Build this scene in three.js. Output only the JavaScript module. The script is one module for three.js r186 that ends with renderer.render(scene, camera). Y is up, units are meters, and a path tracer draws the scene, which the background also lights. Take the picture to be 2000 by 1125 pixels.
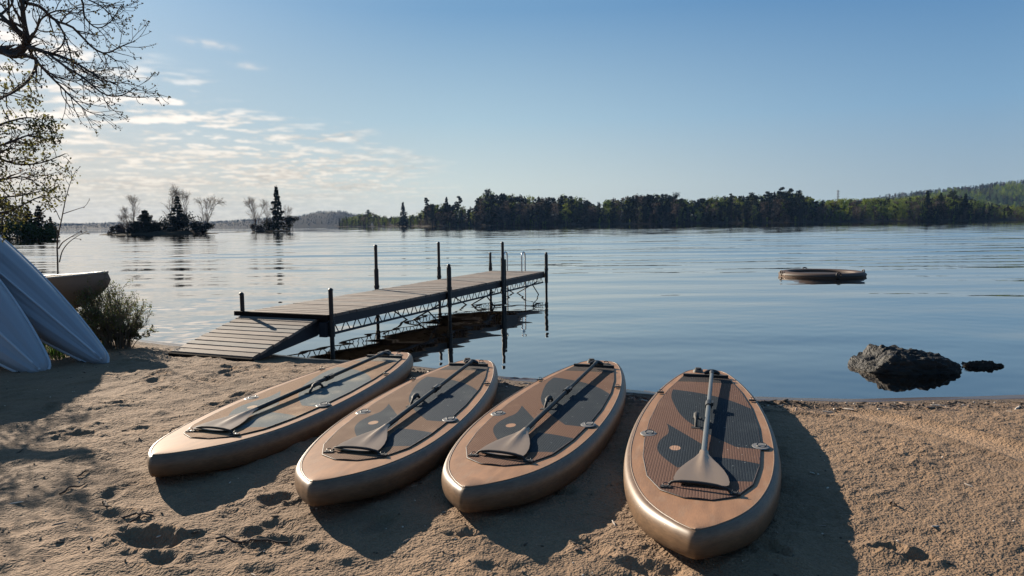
import * as THREE from 'three';
import { mergeGeometries } from 'three/addons/utils/BufferGeometryUtils.js';
import { ImprovedNoise } from 'three/addons/math/ImprovedNoise.js';

// ------------------------------------------------------------------ camera, sky, sun, exposure
const EYE = 1.42, F = 1400, PITCH = Math.atan(126 / 1400), ROLL = -0.0115;      // water level is y = 0
const scene = new THREE.Scene();
const camera = new THREE.PerspectiveCamera(2 * Math.atan(562.5 / F) * 180 / Math.PI, 16 / 9, 0.1, 6000);
camera.position.set(0, EYE, 0);
camera.rotation.set(-PITCH, 0, ROLL, 'YXZ');
camera.updateMatrixWorld(true);
const renderer = new THREE.WebGLRenderer({ antialias: true });
renderer.setSize(1024, 576);
renderer.toneMapping = THREE.LinearToneMapping;
const EXPOSURE = 2.2;
renderer.toneMappingExposure = EXPOSURE;
renderer.shadowMap.enabled = true;
const SUN_AZ = -42 * Math.PI / 180, SUN_EL = 21 * Math.PI / 180;
const SUN = new THREE.Vector3(Math.sin(SUN_AZ) * Math.cos(SUN_EL), Math.sin(SUN_EL), -Math.cos(SUN_AZ) * Math.cos(SUN_EL));
const sun = new THREE.DirectionalLight(new THREE.Color().setRGB(1, 0.87, 0.7), 5.0);
sun.position.copy(SUN).multiplyScalar(60).add(new THREE.Vector3(0, 0, -6));
sun.target.position.set(0, 0, -6);
sun.castShadow = true;
sun.shadow.mapSize.set(4096, 4096);
Object.assign(sun.shadow.camera, { left: -16, right: 16, top: 16, bottom: -16, near: 1, far: 140 });
scene.add(sun, sun.target);

// ------------------------------------------------------------------ helpers
let seedNow = 1;
const seed = (n) => { seedNow = n * 7919 + 17; };
const rnd = () => { seedNow = (seedNow + 0x6d2b79f5) | 0; let t = Math.imul(seedNow ^ (seedNow >>> 15), 1 | seedNow); t = (t + Math.imul(t ^ (t >>> 7), 61 | t)) ^ t; return ((t ^ (t >>> 14)) >>> 0) / 4294967296; };
const rr = (a, b) => a + (b - a) * rnd();
const { clamp, lerp, smoothstep } = THREE.MathUtils;
const perlin = new ImprovedNoise();
const nz = (x, y, z = 0.37) => perlin.noise(x, y, z);
const fbm = (x, y, o = 4, z = 0.37) => { let s = 0, a = 0.5; for (let i = 0; i < o; i++, a *= 0.5, x = x * 2.03 + 11.7, y = y * 2.03 - 4.3) s += a * nz(x, y, z + i * 1.7); return s; };
const V = (x, y, z) => new THREE.Vector3(x, y, z);
const rgb = (r, g, b) => new THREE.Color().setRGB(r, g, b);
const ray = (u, v) => V((u - 1000) / F, -(v - 562.5) / F, -1).applyMatrix4(new THREE.Matrix4().extractRotation(camera.matrixWorld));
const at = (u, v, depth) => { const d = ray(u, v); return d.multiplyScalar(depth / -d.z).add(V(0, EYE, 0)); };   // a direction and a distance give a place
const onLevel = (u, v, y) => { const d = ray(u, v); return d.multiplyScalar((y - EYE) / d.y).add(V(0, EYE, 0)); };
const taken = new Map();
const numbered = (n) => { const k = taken.get(n) ?? 0; taken.set(n, k + 1); return k ? n + '_' + String(k).padStart(3, '0') : n; };
const shade = (o) => { o.castShadow = true; o.receiveShadow = true; return o; };
function part(name, geometry, material, parent) { const m = shade(new THREE.Mesh(geometry, material)); m.name = name; parent.add(m); return m; }
function tag(o, label, category, group) { o.userData.label = label; o.userData.category = category; if (group) o.userData.group = group; return o; }
function thing(name, label, category, pos = [0, 0, 0], turn = 0, group) {
  const o = new THREE.Group(); o.name = numbered(name); o.position.set(...pos); o.rotation.y = turn; scene.add(o); return tag(o, label, category, group);
}
function single(name, geometry, material, label, category, group) { const m = part(numbered(name), geometry, material, scene); return tag(m, label, category, group); }
function structure(name, geometry, material) { const m = part(name, geometry, material, scene); m.userData.kind = 'structure'; m.userData.label = name.replace(/_/g, ' '); return m; }
const matte = (r, g, b) => new THREE.MeshPhysicalMaterial({ color: rgb(r, g, b), roughness: 1, specularIntensity: 0.12 });
const std = (r, g, b, roughness = 0.8, extra = {}) => new THREE.MeshStandardMaterial({ color: rgb(r, g, b), roughness, ...extra });
function box(w, h, d, x = 0, y = 0, z = 0) { const g = new THREE.BoxGeometry(w, h, d); g.translate(x, y, z); return g; }
function rod(a, b, r0, r1 = r0, sides = 8) {
  const d = b.clone().sub(a), g = new THREE.CylinderGeometry(r1, r0, d.length(), sides, 1);
  g.translate(0, d.length() / 2, 0); g.applyQuaternion(new THREE.Quaternion().setFromUnitVectors(V(0, 1, 0), d.normalize())); g.translate(a.x, a.y, a.z); return g;
}
// a tapered tube through points; radii are one per point
function limbGeo(pts, radii, sides = 5) {
  const P = [], N = [], I = [], n = pts.length; let up = V(0.31, 0.2, 0.93);
  for (let i = 0; i < n; i++) {
    const t = pts[Math.min(i + 1, n - 1)].clone().sub(pts[Math.max(i - 1, 0)]).normalize();
    const a = up.clone().addScaledVector(t, -up.dot(t)); if (a.lengthSq() < 1e-4) a.set(t.y, -t.x, 0.01); a.normalize();
    const b = t.clone().cross(a); up = a;
    for (let k = 0; k < sides; k++) {
      const w = k / sides * Math.PI * 2, c = Math.cos(w), s = Math.sin(w), x = a.x * c + b.x * s, y = a.y * c + b.y * s, z = a.z * c + b.z * s;
      P.push(pts[i].x + x * radii[i], pts[i].y + y * radii[i], pts[i].z + z * radii[i]); N.push(x, y, z);
      if (i < n - 1) { const p = i * sides + k, q = i * sides + (k + 1) % sides; I.push(p, q, p + sides, q, q + sides, p + sides); }
    }
  }
  const g = new THREE.BufferGeometry();
  g.setAttribute('position', new THREE.Float32BufferAttribute(P, 3)); g.setAttribute('normal', new THREE.Float32BufferAttribute(N, 3)); g.setIndex(I); return g;
}
// many small leaf faces: spots is a list of [x, y, z, size]; each is a bent diamond turned at random
function leafGeo(spots, long = 1.6) {
  const P = new Float32Array(spots.length * 18), N = new Float32Array(spots.length * 18); let o = 0;
  const a = V(), b = V(), c = V(), q = new THREE.Quaternion();
  for (const [x, y, z, s] of spots) {
    q.set(rnd() - 0.5, rnd() - 0.5, rnd() - 0.5, rnd() - 0.5).normalize();
    a.set(s * long * 0.5, 0, 0).applyQuaternion(q); b.set(0, s * 0.5, s * 0.12).applyQuaternion(q); c.set(0, 0, 1).applyQuaternion(q);
    const pts = [[a, 1], [b, 1], [a, -1], [a, 1], [a, -1], [b, -1]];
    for (const [v, k] of pts) { P[o] = x + v.x * k; P[o + 1] = y + v.y * k; P[o + 2] = z + v.z * k; N[o] = c.x; N[o + 1] = c.y; N[o + 2] = c.z; o += 3; }
  }
  const g = new THREE.BufferGeometry(); g.setAttribute('position', new THREE.BufferAttribute(P, 3)); g.setAttribute('normal', new THREE.BufferAttribute(N, 3)); return g;
}
const smoothNormals = (g) => { g.computeVertexNormals(); return g; };
function dataMap(w, h, fn, channels = 4, repeat = true) {      // a float texture from fn(x, y) -> [r, g, b]
  const d = new Float32Array(w * h * 4);
  for (let y = 0; y < h; y++) for (let x = 0; x < w; x++) { const c = fn(x / w, y / h), o = (y * w + x) * 4; d[o] = c[0]; d[o + 1] = c[1]; d[o + 2] = c[2]; d[o + 3] = 1; }
  const t = new THREE.DataTexture(d, w, h, THREE.RGBAFormat, THREE.FloatType);
  if (repeat) t.wrapS = t.wrapT = THREE.RepeatWrapping;
  t.magFilter = t.minFilter = THREE.LinearFilter; t.needsUpdate = true; return t;
}
// noise that repeats after one unit, at n cells a unit
const wrapNoise = (u, v, n, z = 0) => { const a = Math.PI * 2; return perlin.noise(Math.cos(u * a) * n / a + 40, Math.sin(u * a) * n / a + Math.cos(v * a) * n / a * 0.999 + 17.3 + z, Math.sin(v * a) * n / a + 9.1 + z); };
function latticeNoise(n, sd) { seed(sd); const g = new Float32Array(n * n).map(() => rnd()); return (u, v) => { let x = ((u % 1) + 1) % 1 * n, y = ((v % 1) + 1) % 1 * n, i = Math.floor(x), j = Math.floor(y); x -= i; y -= j; x = x * x * (3 - 2 * x); y = y * y * (3 - 2 * y); const p = (a, b) => g[((j + b) % n) * n + (i + a) % n]; return lerp(lerp(p(0, 0), p(1, 0), x), lerp(p(0, 1), p(1, 1), x), y); }; }

// ------------------------------------------------------------------ the sky (computed: air and clouds)
function airAt(el, a) {      // el in degrees above the horizon, a degrees of azimuth from the sun
  const E = [0, 3, 8, 16, 40, 90], A = [0, 38, 75, 180];
  const T = [
    [[0.76, 0.70, 0.60], [0.72, 0.70, 0.64], [0.52, 0.61, 0.66], [0.37, 0.55, 0.73], [0.20, 0.36, 0.58], [0.07, 0.18, 0.36]],
    [[0.68, 0.69, 0.62], [0.62, 0.70, 0.68], [0.41, 0.58, 0.69], [0.185, 0.365, 0.585], [0.09, 0.24, 0.47], [0.07, 0.18, 0.36]],
    [[0.40, 0.48, 0.50], [0.33, 0.44, 0.52], [0.22, 0.39, 0.57], [0.10, 0.25, 0.48], [0.06, 0.18, 0.38], [0.07, 0.18, 0.36]],
    [[0.36, 0.44, 0.50], [0.30, 0.40, 0.49], [0.20, 0.33, 0.50], [0.11, 0.25, 0.45], [0.07, 0.19, 0.38], [0.07, 0.18, 0.36]]];
  let i = 0; while (i < 4 && el > E[i + 1]) i++;
  let j = 0; while (j < 2 && a > A[j + 1]) j++;
  const s = clamp((el - E[i]) / (E[i + 1] - E[i]), 0, 1); let t = clamp((a - A[j]) / (A[j + 1] - A[j]), 0, 1); t = t * t * (3 - 2 * t) * 0.4 + t * 0.6;
  return [0, 1, 2].map((c) => lerp(lerp(T[j][i][c], T[j][i + 1][c], s), lerp(T[j + 1][i][c], T[j + 1][i + 1][c], s), t));
}
{
  const W = 4096, H = 2048, d = new Float32Array(W * H * 4), D = 180 / Math.PI, dir = V();
  const table = [];
  for (let row = 0; row < H; row++) {
    const el = ((row + 0.5) / H - 0.5) * 180, ce = Math.cos(el / D), se = Math.sin(el / D);
    for (let col = 0; col < W; col++) {
      const o = (row * W + col) * 4; d[o + 3] = 1;
      if (el < -0.2) { d[o] = 0.3; d[o + 1] = 0.34; d[o + 2] = 0.38; continue; }
      const round = ((col + 0.5) / W - 0.5) * 2 * Math.PI;
      dir.set(Math.cos(round) * ce, se, Math.sin(round) * ce);
      let az = Math.atan2(dir.x, -dir.z) * D, a = az + 42; if (a > 180) a -= 360; a = Math.abs(a);
      const c = airAt(Math.max(el, 0), a), gam = Math.acos(clamp(dir.dot(SUN), -1, 1)) * D;
      const glow = 0.45 * Math.exp(-gam / 9);
      c[0] += glow; c[1] += glow * 0.95; c[2] += glow * 0.86;
      // a bank of thin rippled cloud on the sun's side, its top edge falling away to the right
      const top = 3.6 + (-4.9 - az) * 0.385, cap = Math.min(top, 21);
      if (az < 4 && az > -125 && el < cap + 6) {
        const k = 1 / (se + 0.05), X = dir.x * k, Z = dir.z * k;
        const warp = fbm(X * 0.6 + 3, Z * 0.6, 3) * 1.6;
        const big = fbm(X * 0.75 + warp + 5.2, Z * 0.75 + 1.3, 4), fine = fbm(X * 3.6 + warp * 2 + 1.1, Z * 4.2 - warp, 5, 4.2), rip = fbm(X * 8.5 + warp, Z * 11 + warp * 3, 3, 8.1);
        const wob = (big * 5 + fine * 2) * smoothstep(el, 1, 7), under = smoothstep(cap - el + wob, -0.6, 3.2), side = smoothstep(az, -125, -80);
        const veil = under * smoothstep(cap - el, 1, 9) * 0.34 * (1 - 0.4 * smoothstep(el, 2, 6));
        const puff = under * smoothstep(0.46 + fine * 2.6 + big * 1.7 + rip * 1.5, 0.12, 0.9);
        const streak = under * smoothstep(fine + big * 0.7 + rip * 0.3, -0.04, 0.26) * smoothstep(el, 5.5, 9);
        let al = clamp(veil + puff * 0.85 * smoothstep(el, 0.8, 4) + streak * 0.4, 0, 1) * side;
        const lift = clamp(0.88 + fine * 1.0 + rip * 0.5, 0.6, 1.16), low = smoothstep(el, 0, 12);
        const cc = [lerp(0.79, 0.98, low) * lift, lerp(0.725, 0.93, low) * lift, lerp(0.62, 0.87, low) * lift];
        for (let i = 0; i < 3; i++) c[i] = lerp(c[i], cc[i] + (i === 0 ? glow : glow * 0.9) * 0.4, al);
      }
      // a few loose wisps above the bank
      for (const [wa, we, sa, sw, st] of [[-22.2, 12.9, 1.5, 0.22, 0.55], [-19.6, 11.6, 0.9, 0.2, 0.4], [-26, 16.2, 1.6, 0.3, 0.15], [-33.5, 16.5, 2.6, 1.0, 0.7], [-36, 13.2, 3.5, 1.1, 0.6]]) {
        const p = (az - wa) / sa, q = (el - we + (az - wa) * 0.08) / sw; if (p * p + q * q > 9) continue;
        const m = Math.exp(-(p * p + q * q)) * clamp(0.7 + fbm(az * 0.9, el * 3.1, 4, 2.2) * 2.2, 0, 1.2) * st;
        for (let i = 0; i < 3; i++) c[i] = lerp(c[i], [0.86, 0.83, 0.80][i], clamp(m * 1.3, 0, 0.95));
      }
      d[o] = c[0] / EXPOSURE; d[o + 1] = c[1] / EXPOSURE; d[o + 2] = c[2] / EXPOSURE;
    }
  }
  const t = new THREE.DataTexture(d, W, H, THREE.RGBAFormat, THREE.FloatType);
  t.mapping = THREE.EquirectangularReflectionMapping; t.magFilter = t.minFilter = THREE.LinearFilter; t.needsUpdate = true;
  scene.background = t; scene.environment = t;
}
scene.fog = new THREE.FogExp2(rgb(0.28, 0.52, 0.95), 0.00006);

// ------------------------------------------------------------------ the beach and the lake bed
const SHORE = [[-60, -30], [-20, -17], [-9, -11.6], [-6.4, -10.1], [-4.91, -9.19], [-4.2, -8.67], [-3.3, -8.1], [-2.44, -7.63], [-1.9, -7.45], [-0.89, -7.12], [-0.2, -6.6], [0.44, -6.24], [1.06, -5.9], [2.04, -5.63], [2.84, -5.59], [4.09, -5.63], [7, -5.9], [20, -8], [60, -14]];
function shoreZ(x) { let i = 0; while (i < SHORE.length - 2 && x > SHORE[i + 1][0]) i++; const [a, b] = [SHORE[i], SHORE[i + 1]]; return lerp(a[1], b[1], clamp((x - a[0]) / (b[0] - a[0]), 0, 1)); }
const inland = (x, z) => { const s = (shoreZ(x - 0.25) + shoreZ(x + 0.25)) / 2, m = (shoreZ(x + 0.3) - shoreZ(x - 0.3)) / 0.6; return (z - s) / Math.sqrt(1 + m * m); };
function baseGround(x, z) {
  let d = inland(x, z) + nz(x * 1.3, z * 1.3) * 0.07;
  if (d < 0) return Math.max(d * 0.11 - d * d * 0.004, -2.4) - 0.002;
  let h = 0.135 * (1 - Math.exp(-d / 1.1)) + Math.max(0, d - 5) * 0.03;
  h += 0.05 * Math.exp(-((x + 3) ** 2 + (z + 7.0) ** 2) / 1.1);
  return h;
}
// footprints and scuffs: [x, z, length, width, turn, depth]
seed(5);
const PRINTS = [];
for (const [u, v, l, w, t, dp] of [[290, 1062, 0.17, 0.075, 1.15, 0.05], [455, 1012, 0.12, 0.05, 0.7, 0.02], [530, 985, 0.1, 0.05, 0.3, 0.02], [150, 850, 0.14, 0.05, 1.5, 0.022], [1735, 1075, 0.07, 0.035, 1.4, 0.03], [1785, 1090, 0.08, 0.04, 1.2, 0.03], [640, 1085, 0.1, 0.05, 1, 0.02], [905, 1052, 0.1, 0.03, 1.4, 0.025], [330, 1108, 0.11, 0.05, 1.2, 0.022], [500, 1070, 0.12, 0.05, 1.3, 0.022], [560, 1062, 0.1, 0.05, 1.3, 0.022], [1270, 1120, 0.14, 0.06, 1.2, 0.03], [470, 795, 0.13, 0.05, 1.5, 0.02], [330, 760, 0.13, 0.05, 1.5, 0.02], [230, 790, 0.13, 0.05, 1.5, 0.018], [420, 905, 0.12, 0.05, 1.3, 0.02]]) {
  const p = onLevel(u, v, 0.12); PRINTS.push([p.x, p.z, l, w, t, dp]);
}
for (let i = 0; i < 150; i++) { const x = rr(-6, 1.2), z = rr(-7.2, -1.8); PRINTS.push([x, z, rr(0.09, 0.15), rr(0.04, 0.06), rr(-0.8, 0.8) + (rnd() < 0.5 ? 1.2 : 0), rr(0.012, 0.03)]); }
for (let i = 0; i < 20; i++) { const x = rr(1.2, 5), z = rr(-5.2, -1.8); PRINTS.push([x, z, rr(0.08, 0.13), rr(0.035, 0.05), rr(0, 3), rr(0.004, 0.01)]); }
const PATH = [[1500, 789], [1600, 797], [1700, 812], [1800, 836], [1900, 866], [2000, 900], [2150, 960]].map(([u, v]) => { const p = onLevel(u, v, 0.07); return [p.x, p.z]; }).concat([[2.97, -2.4], [2.9, -1.0]]);
function pathDist(x, z) { let m = 9; if (x < 1.5 || x > 3.5 || z > -0.8) return m; for (let i = 0; i < PATH.length - 1; i++) { const [ax, az] = PATH[i], [bx, bz] = PATH[i + 1], l = (bx - ax) ** 2 + (bz - az) ** 2, t = clamp(((x - ax) * (bx - ax) + (z - az) * (bz - az)) / l, 0, 1); m = Math.min(m, Math.hypot(x - ax - t * (bx - ax), z - az - t * (bz - az))); } return m; }
function pathAt(x, z) { return Math.exp(-((pathDist(x, z) / 0.12) ** 4)); }
function ground(x, z, fine = true) {
  let h = baseGround(x, z); if (!fine) return h;
  const d = inland(x, z); if (d < -0.4) return h;
  const dry = smoothstep(d, 0.0, 0.5), left = smoothstep(-x, -1.5, 0.5);
  const track = pathDist(x, z), smoothPath = Math.exp(-((track / 0.12) ** 4)); h -= 0.014 * smoothPath - 0.016 * Math.exp(-(((track - 0.165) / 0.035) ** 2));
  const calm = 1 - 0.88 * smoothPath, rough = lerp(1, 0.55, left) * (0.35 + 1.0 * smoothstep(nz(x * 1.3 + 7, z * 1.3, 4.4) + nz(x * 3.1, z * 3.1, 2.8) * 0.5, -0.35, 0.4));
  h += dry * calm * (nz(x * 1.9, z * 1.9, 2.2) * 0.016 + nz(x * 5.1, z * 5.1, 7.4) * (0.006 + 0.006 * left) + nz(x * 11, z * 11, 3.1) * 0.0065 + rough * (nz(x * 23, z * 26, 5.1) * 0.0065 + nz(x * 42, z * 46, 1.1) * 0.006));
  // small ridges, as wind and feet leave them
  const rid = 1 - Math.abs(nz(x * 3.4 + 9, z * 4.2, 6.6)) * 2.2; if (rid > 0.55) h += dry * calm * (rid - 0.55) * 0.025 * (0.4 + left * 0.6);
  for (const [px, pz, l, w, t, dp] of PRINTS) {
    const dx = x - px, dz = z - pz; if (dx * dx + dz * dz > 0.1) continue;
    const c = Math.cos(t), s = Math.sin(t), a = (dx * s + dz * c) / l, b = (dx * c - dz * s) / w, r = Math.sqrt(a * a + b * b) + nz(x * 30, z * 30) * 0.25;
    if (r < 1) h -= dp * 0.78 * (1 - r * r) * (1 - r * r * 0.3); h += dp * 0.4 * Math.exp(-(((r - 1.2) / 0.28) ** 2));
  }
  const heap = Math.exp(-(((d - 0.42) / 0.12) ** 2));            // the line of weed and crumbs the waves leave
  h += heap * Math.max(0, nz(x * 7, z * 9, 9.4) + 0.1) * 0.02 * smoothstep(x, -0.5, 1.5);
  return h;
}
function steps(list) { const out = []; for (const [a, b, s] of list) { const n = Math.max(1, Math.round((b - a) / s)); for (let i = 0; i < n; i++) out.push(a + (b - a) * i / n); } out.push(list[list.length - 1][1]); return out; }
{
  const xs = steps([[-3000, -300, 450], [-300, -40, 40], [-40, -9, 2], [-9, -5.2, 0.08], [-5.2, 4.6, 0.02], [4.6, 7, 0.08], [7, 40, 2], [40, 300, 40], [300, 3000, 450]]);
  const zs = steps([[-2600, -300, 460], [-300, -45, 50], [-45, -14, 2], [-14, -9, 0.12], [-9, -5.4, 0.03], [-5.4, -1.7, 0.0165], [-1.7, 4, 0.2], [4, 40, 4], [40, 400, 90]]);
  const nx = xs.length, nzz = zs.length, P = new Float32Array(nx * nzz * 3), C = new Float32Array(nx * nzz * 3), U = new Float32Array(nx * nzz * 2), I = new Uint32Array((nx - 1) * (nzz - 1) * 6);
  let o = 0;
  for (let j = 0; j < nzz; j++) for (let i = 0; i < nx; i++, o++) {
    const x = xs[i], z = zs[j], near = x > -9 && x < 7 && z > -14 && z < 0, y = ground(x, z, near), d = inland(x, z) + nz(x * 2.1, z * 2.1, 4) * 0.1;
    P.set([x, y, z], o * 3); U.set([x, -z], o * 2);
    const wet = 1 - smoothstep(d, 0.12, 0.62), deep = smoothstep(-d, 0.15, 1.7), patch = 1 + nz(x * 0.9, z * 0.9, 1.5) * 0.2 + nz(x * 4, z * 4, 8.5) * 0.14 + pathAt(x, z) * 0.42 - 0.3 * Math.exp(-(((pathDist(x, z) - 0.19) / 0.04) ** 2));
    const c = [0.18, 0.113, 0.065].map((v, k) => lerp(lerp(v * patch, [0.062, 0.04, 0.025][k], wet), [0.004, 0.0042, 0.0036][k], deep));
    if (d > 0.2 && d < 0.75) { const crumb = smoothstep(nz(x * 9, z * 12, 2.6) + nz(x * 25, z * 25, 3.3) * 0.6 + Math.exp(-(((d - 0.42) / 0.1) ** 2)) * 0.3, 0.3, 0.5) * smoothstep(x, -0.8, 0.6); for (let k = 0; k < 3; k++) c[k] = lerp(c[k], [0.06, 0.04, 0.03][k], crumb * 0.8); }
    C.set(c, o * 3);
  }
  o = 0;
  for (let j = 0; j < nzz - 1; j++) for (let i = 0; i < nx - 1; i++) { const a = j * nx + i, b = a + nx; I.set([a, b, a + 1, a + 1, b, b + 1], o); o += 6; }
  const g = new THREE.BufferGeometry();
  g.setAttribute('position', new THREE.BufferAttribute(P, 3)); g.setAttribute('color', new THREE.BufferAttribute(C, 3)); g.setAttribute('uv', new THREE.BufferAttribute(U, 2)); g.setIndex(new THREE.BufferAttribute(I, 1));
  smoothNormals(g);
  const n1 = latticeNoise(128, 31), n2 = latticeNoise(256, 32), n3 = latticeNoise(512, 33), n0 = latticeNoise(48, 34);
  const bump = dataMap(1024, 1024, (u, v) => { const h = n0(u, v) * 0.3 + n1(u, v) * 0.4 + n2(u, v) * 0.35 + n3(u, v) * 0.25; return [h, h, h]; });
  const grain = dataMap(1024, 1024, (u, v) => { const s = n3(u + 0.3, v + 0.1), k = 0.8 + n2(u, v) * 0.18 + n1(v, u) * 0.14 + (s > 0.93 ? -0.35 : s < 0.05 ? 0.2 : 0) + (n3(u, v) - 0.5) * 0.25; return [k, k * lerp(0.98, 1.02, n2(v, u)), k]; });
  bump.repeat.set(0.55, 0.55); grain.repeat.set(0.61, 0.61);
  structure('beach_ground', g, new THREE.MeshStandardMaterial({ vertexColors: true, roughness: 0.95, map: grain, bumpMap: bump, bumpScale: 0.013 }));
}

{
  // the strip that the last small waves have wetted
  const P = [], U = [], I = [], n = 460, k = 12; 
  for (let i = 0; i <= n; i++) for (let j = 0; j <= k; j++) {
    const x = lerp(-5.2, 6.8, i / n), m = (shoreZ(x + 0.3) - shoreZ(x - 0.3)) / 0.6, reach = 0.14 + 0.09 * nz(x * 1.1, 3.3) + 0.05 * nz(x * 4.3, 1.7), q = j / k, z = shoreZ(x) + (-0.12 + q * (0.12 + reach)) * Math.sqrt(1 + m * m);
    P.push(x, ground(x, z) + 0.0035 - (q > 0.9 ? 0.006 * (q - 0.9) * 10 : 0), z); U.push(x, -z); if (i < n && j < k) { const a = i * (k + 1) + j, b = a + k + 1; I.push(a, a + 1, b, b, a + 1, b + 1); }
  }
  const g = new THREE.BufferGeometry(); g.setAttribute('position', new THREE.Float32BufferAttribute(P, 3)); g.setAttribute('uv', new THREE.Float32BufferAttribute(U, 2)); g.setIndex(I);
  structure('wet_sand', smoothNormals(g), new THREE.MeshPhysicalMaterial({ color: rgb(0.07, 0.046, 0.031), roughness: 0.3, ior: 1.6 }));
}

// ------------------------------------------------------------------ the lake
function swell(x, z) {
  const far = smoothstep(-z, 17, 27) * (1 - 0.5 * smoothstep(-z, 55, 90)) * (1 - smoothstep(-z, 100, 175)), wob = nz(x * 0.008, z * 0.014, 1.3) * 6 + nz(x * 0.03, z * 0.05, 3.3) * 0.8;
  const gate = 0.6 + 0.4 * clamp(0.5 + nz(x * 0.009 + 4, z * 0.04, 6.2) * 1.8, 0, 1);
  const crest = (a) => Math.pow(0.5 + 0.5 * Math.sin(a), 2.6) * 2;
  let h = far * gate * (crest((z + wob + x * 0.03) * 6.2832 / 3.0) * 0.017 + crest((z + x * 0.055 + wob * 0.8) * 6.2832 / 4.1 + 1.2) * 0.0165 + Math.sin((z - x * 0.16 + wob) * 6.2832 / 1.7 + 2.2) * 0.0022);
  const d = -inland(x, z), nearAmp = smoothstep(d, 0, 2.5);
  h += nearAmp * (nz(x * 0.28, z * 0.9, 5.5) * 0.017 + nz(x * 0.9, z * 2.4, 2.5) * 0.002);
  return h;
}
{
  const xs = steps([[-3000, -400, 520], [-400, -110, 29], [-110, -14, 1.6], [-14, 14, 0.35], [14, 110, 1.6], [110, 400, 29], [400, 3000, 520]]);
  const zs = steps([[-2600, -420, 360], [-420, -170, 10], [-170, -90, 0.42], [-90, -40, 0.2], [-40, -12, 0.14], [-12, -5, 0.12]]);
  const nx = xs.length, nzz = zs.length, P = [], N = [], U = [], I = []; let row = new Float32Array(nx);
  for (let j = 0; j < nzz; j++) for (let i = 0; i < nx; i++) {
    const x = xs[i], z = zs[j], deep = z > -420 && Math.abs(x) < 300, y = deep ? swell(x, z) : 0;
    P.push(x, y, z); U.push(x, -z);
    if (deep) { const e = 0.06, sx = (swell(x + e, z) - y) / e, sz = (swell(x, z + e) - y) / e, l = Math.hypot(sx, 1, sz); N.push(-sx / l, 1 / l, -sz / l); } else N.push(0, 1, 0);
    if (j < nzz - 1 && i < nx - 1) { const a = j * nx + i, b = a + nx; I.push(a, b, a + 1, a + 1, b, b + 1); }
  }
  const g = new THREE.BufferGeometry();
  g.setAttribute('position', new THREE.Float32BufferAttribute(P, 3)); g.setAttribute('normal', new THREE.Float32BufferAttribute(N, 3)); g.setAttribute('uv', new THREE.Float32BufferAttribute(U, 2)); g.setIndex(I);
  seed(77);
  const waves = []; for (let i = 0; i < 46; i++) { const k = rr(8, 46), t = (rnd() < 0.7 ? rr(-0.7, 0.7) : rr(-1.5, 1.5)) + Math.PI / 2; waves.push([Math.round(Math.cos(t) * k), Math.round(Math.sin(t) * k), rr(0, 6.3), 0.0011 * rr(0.4, 1.3)]); }
  const ripple = dataMap(1024, 1024, (u, v) => { let sx = 0, sy = 0; for (const [kx, ky, ph, a] of waves) { const c = Math.cos((kx * u + ky * v) * 6.2832 + ph) * a, l = Math.hypot(kx, ky); sx += c * kx / l; sy += c * ky / l; } return [0.5 - sx * 0.5, 0.5 - sy * 0.5, 1]; });
  ripple.repeat.set(1 / 11, 1 / 11);
  const m = structure('lake_water', g, new THREE.MeshStandardMaterial({ color: rgb(0.44, 0.37, 0.31), roughness: 0.02, metalness: 1, normalMap: ripple, normalScale: new THREE.Vector2(1, 1) }));
  m.castShadow = false; m.userData.label = 'calm lake water';
}

// ------------------------------------------------------------------ the dock and its ramp
seed(11);
function woodMap(sd, base, dark) {
  const a = latticeNoise(64, sd), b = latticeNoise(256, sd + 1), c = latticeNoise(16, sd + 2);
  return dataMap(512, 512, (u, v) => { const g = a(u * 0.25, v * 2) * 0.35 + b(u * 0.12, v * 1.0) * 0.4 + c(u, v) * 0.35 - 0.1, s = smoothstep(b(u * 0.5 + 0.3, v * 0.5), 0.86, 0.93) * 0.3, k = clamp(g - s, 0, 1); return base.map((q, i) => lerp(dark[i], q, k)); });
}
const plankMaps = [woodMap(51, [0.25, 0.198, 0.158], [0.105, 0.08, 0.065]), woodMap(61, [0.225, 0.182, 0.148], [0.088, 0.07, 0.058]), woodMap(71, [0.28, 0.215, 0.168], [0.12, 0.088, 0.07]), woodMap(81, [0.215, 0.19, 0.165], [0.08, 0.068, 0.06]), woodMap(91, [0.195, 0.145, 0.112], [0.07, 0.05, 0.04])];
const plankMats = plankMaps.map((map) => new THREE.MeshStandardMaterial({ map, roughness: 0.8, bumpMap: map, bumpScale: 0.004 }));
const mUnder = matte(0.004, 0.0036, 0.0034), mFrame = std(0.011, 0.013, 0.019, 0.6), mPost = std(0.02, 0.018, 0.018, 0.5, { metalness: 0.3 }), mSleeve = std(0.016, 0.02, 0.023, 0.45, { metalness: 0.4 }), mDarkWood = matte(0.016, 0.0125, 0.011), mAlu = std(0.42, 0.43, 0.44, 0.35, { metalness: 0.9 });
function plankGeo(l, h, w) {           // a plank along z with eased edges; its uv runs along the grain
  const e = 0.005, s = new THREE.Shape(); s.moveTo(-w / 2, 0); s.lineTo(w / 2, 0); s.lineTo(w / 2, h - e); s.lineTo(w / 2 - e, h); s.lineTo(-w / 2 + e, h); s.lineTo(-w / 2, h - e);
  const g = new THREE.ExtrudeGeometry(s, { depth: l, bevelEnabled: false }); g.translate(0, 0, -l);
  const p = g.attributes.position, uv = g.attributes.uv, o = rnd() * 3; for (let i = 0; i < p.count; i++) uv.setXY(i, p.getZ(i) * 0.8 + o, (p.getX(i) + p.getY(i)) * 0.9 + o * 2.7); return g;
}
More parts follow.
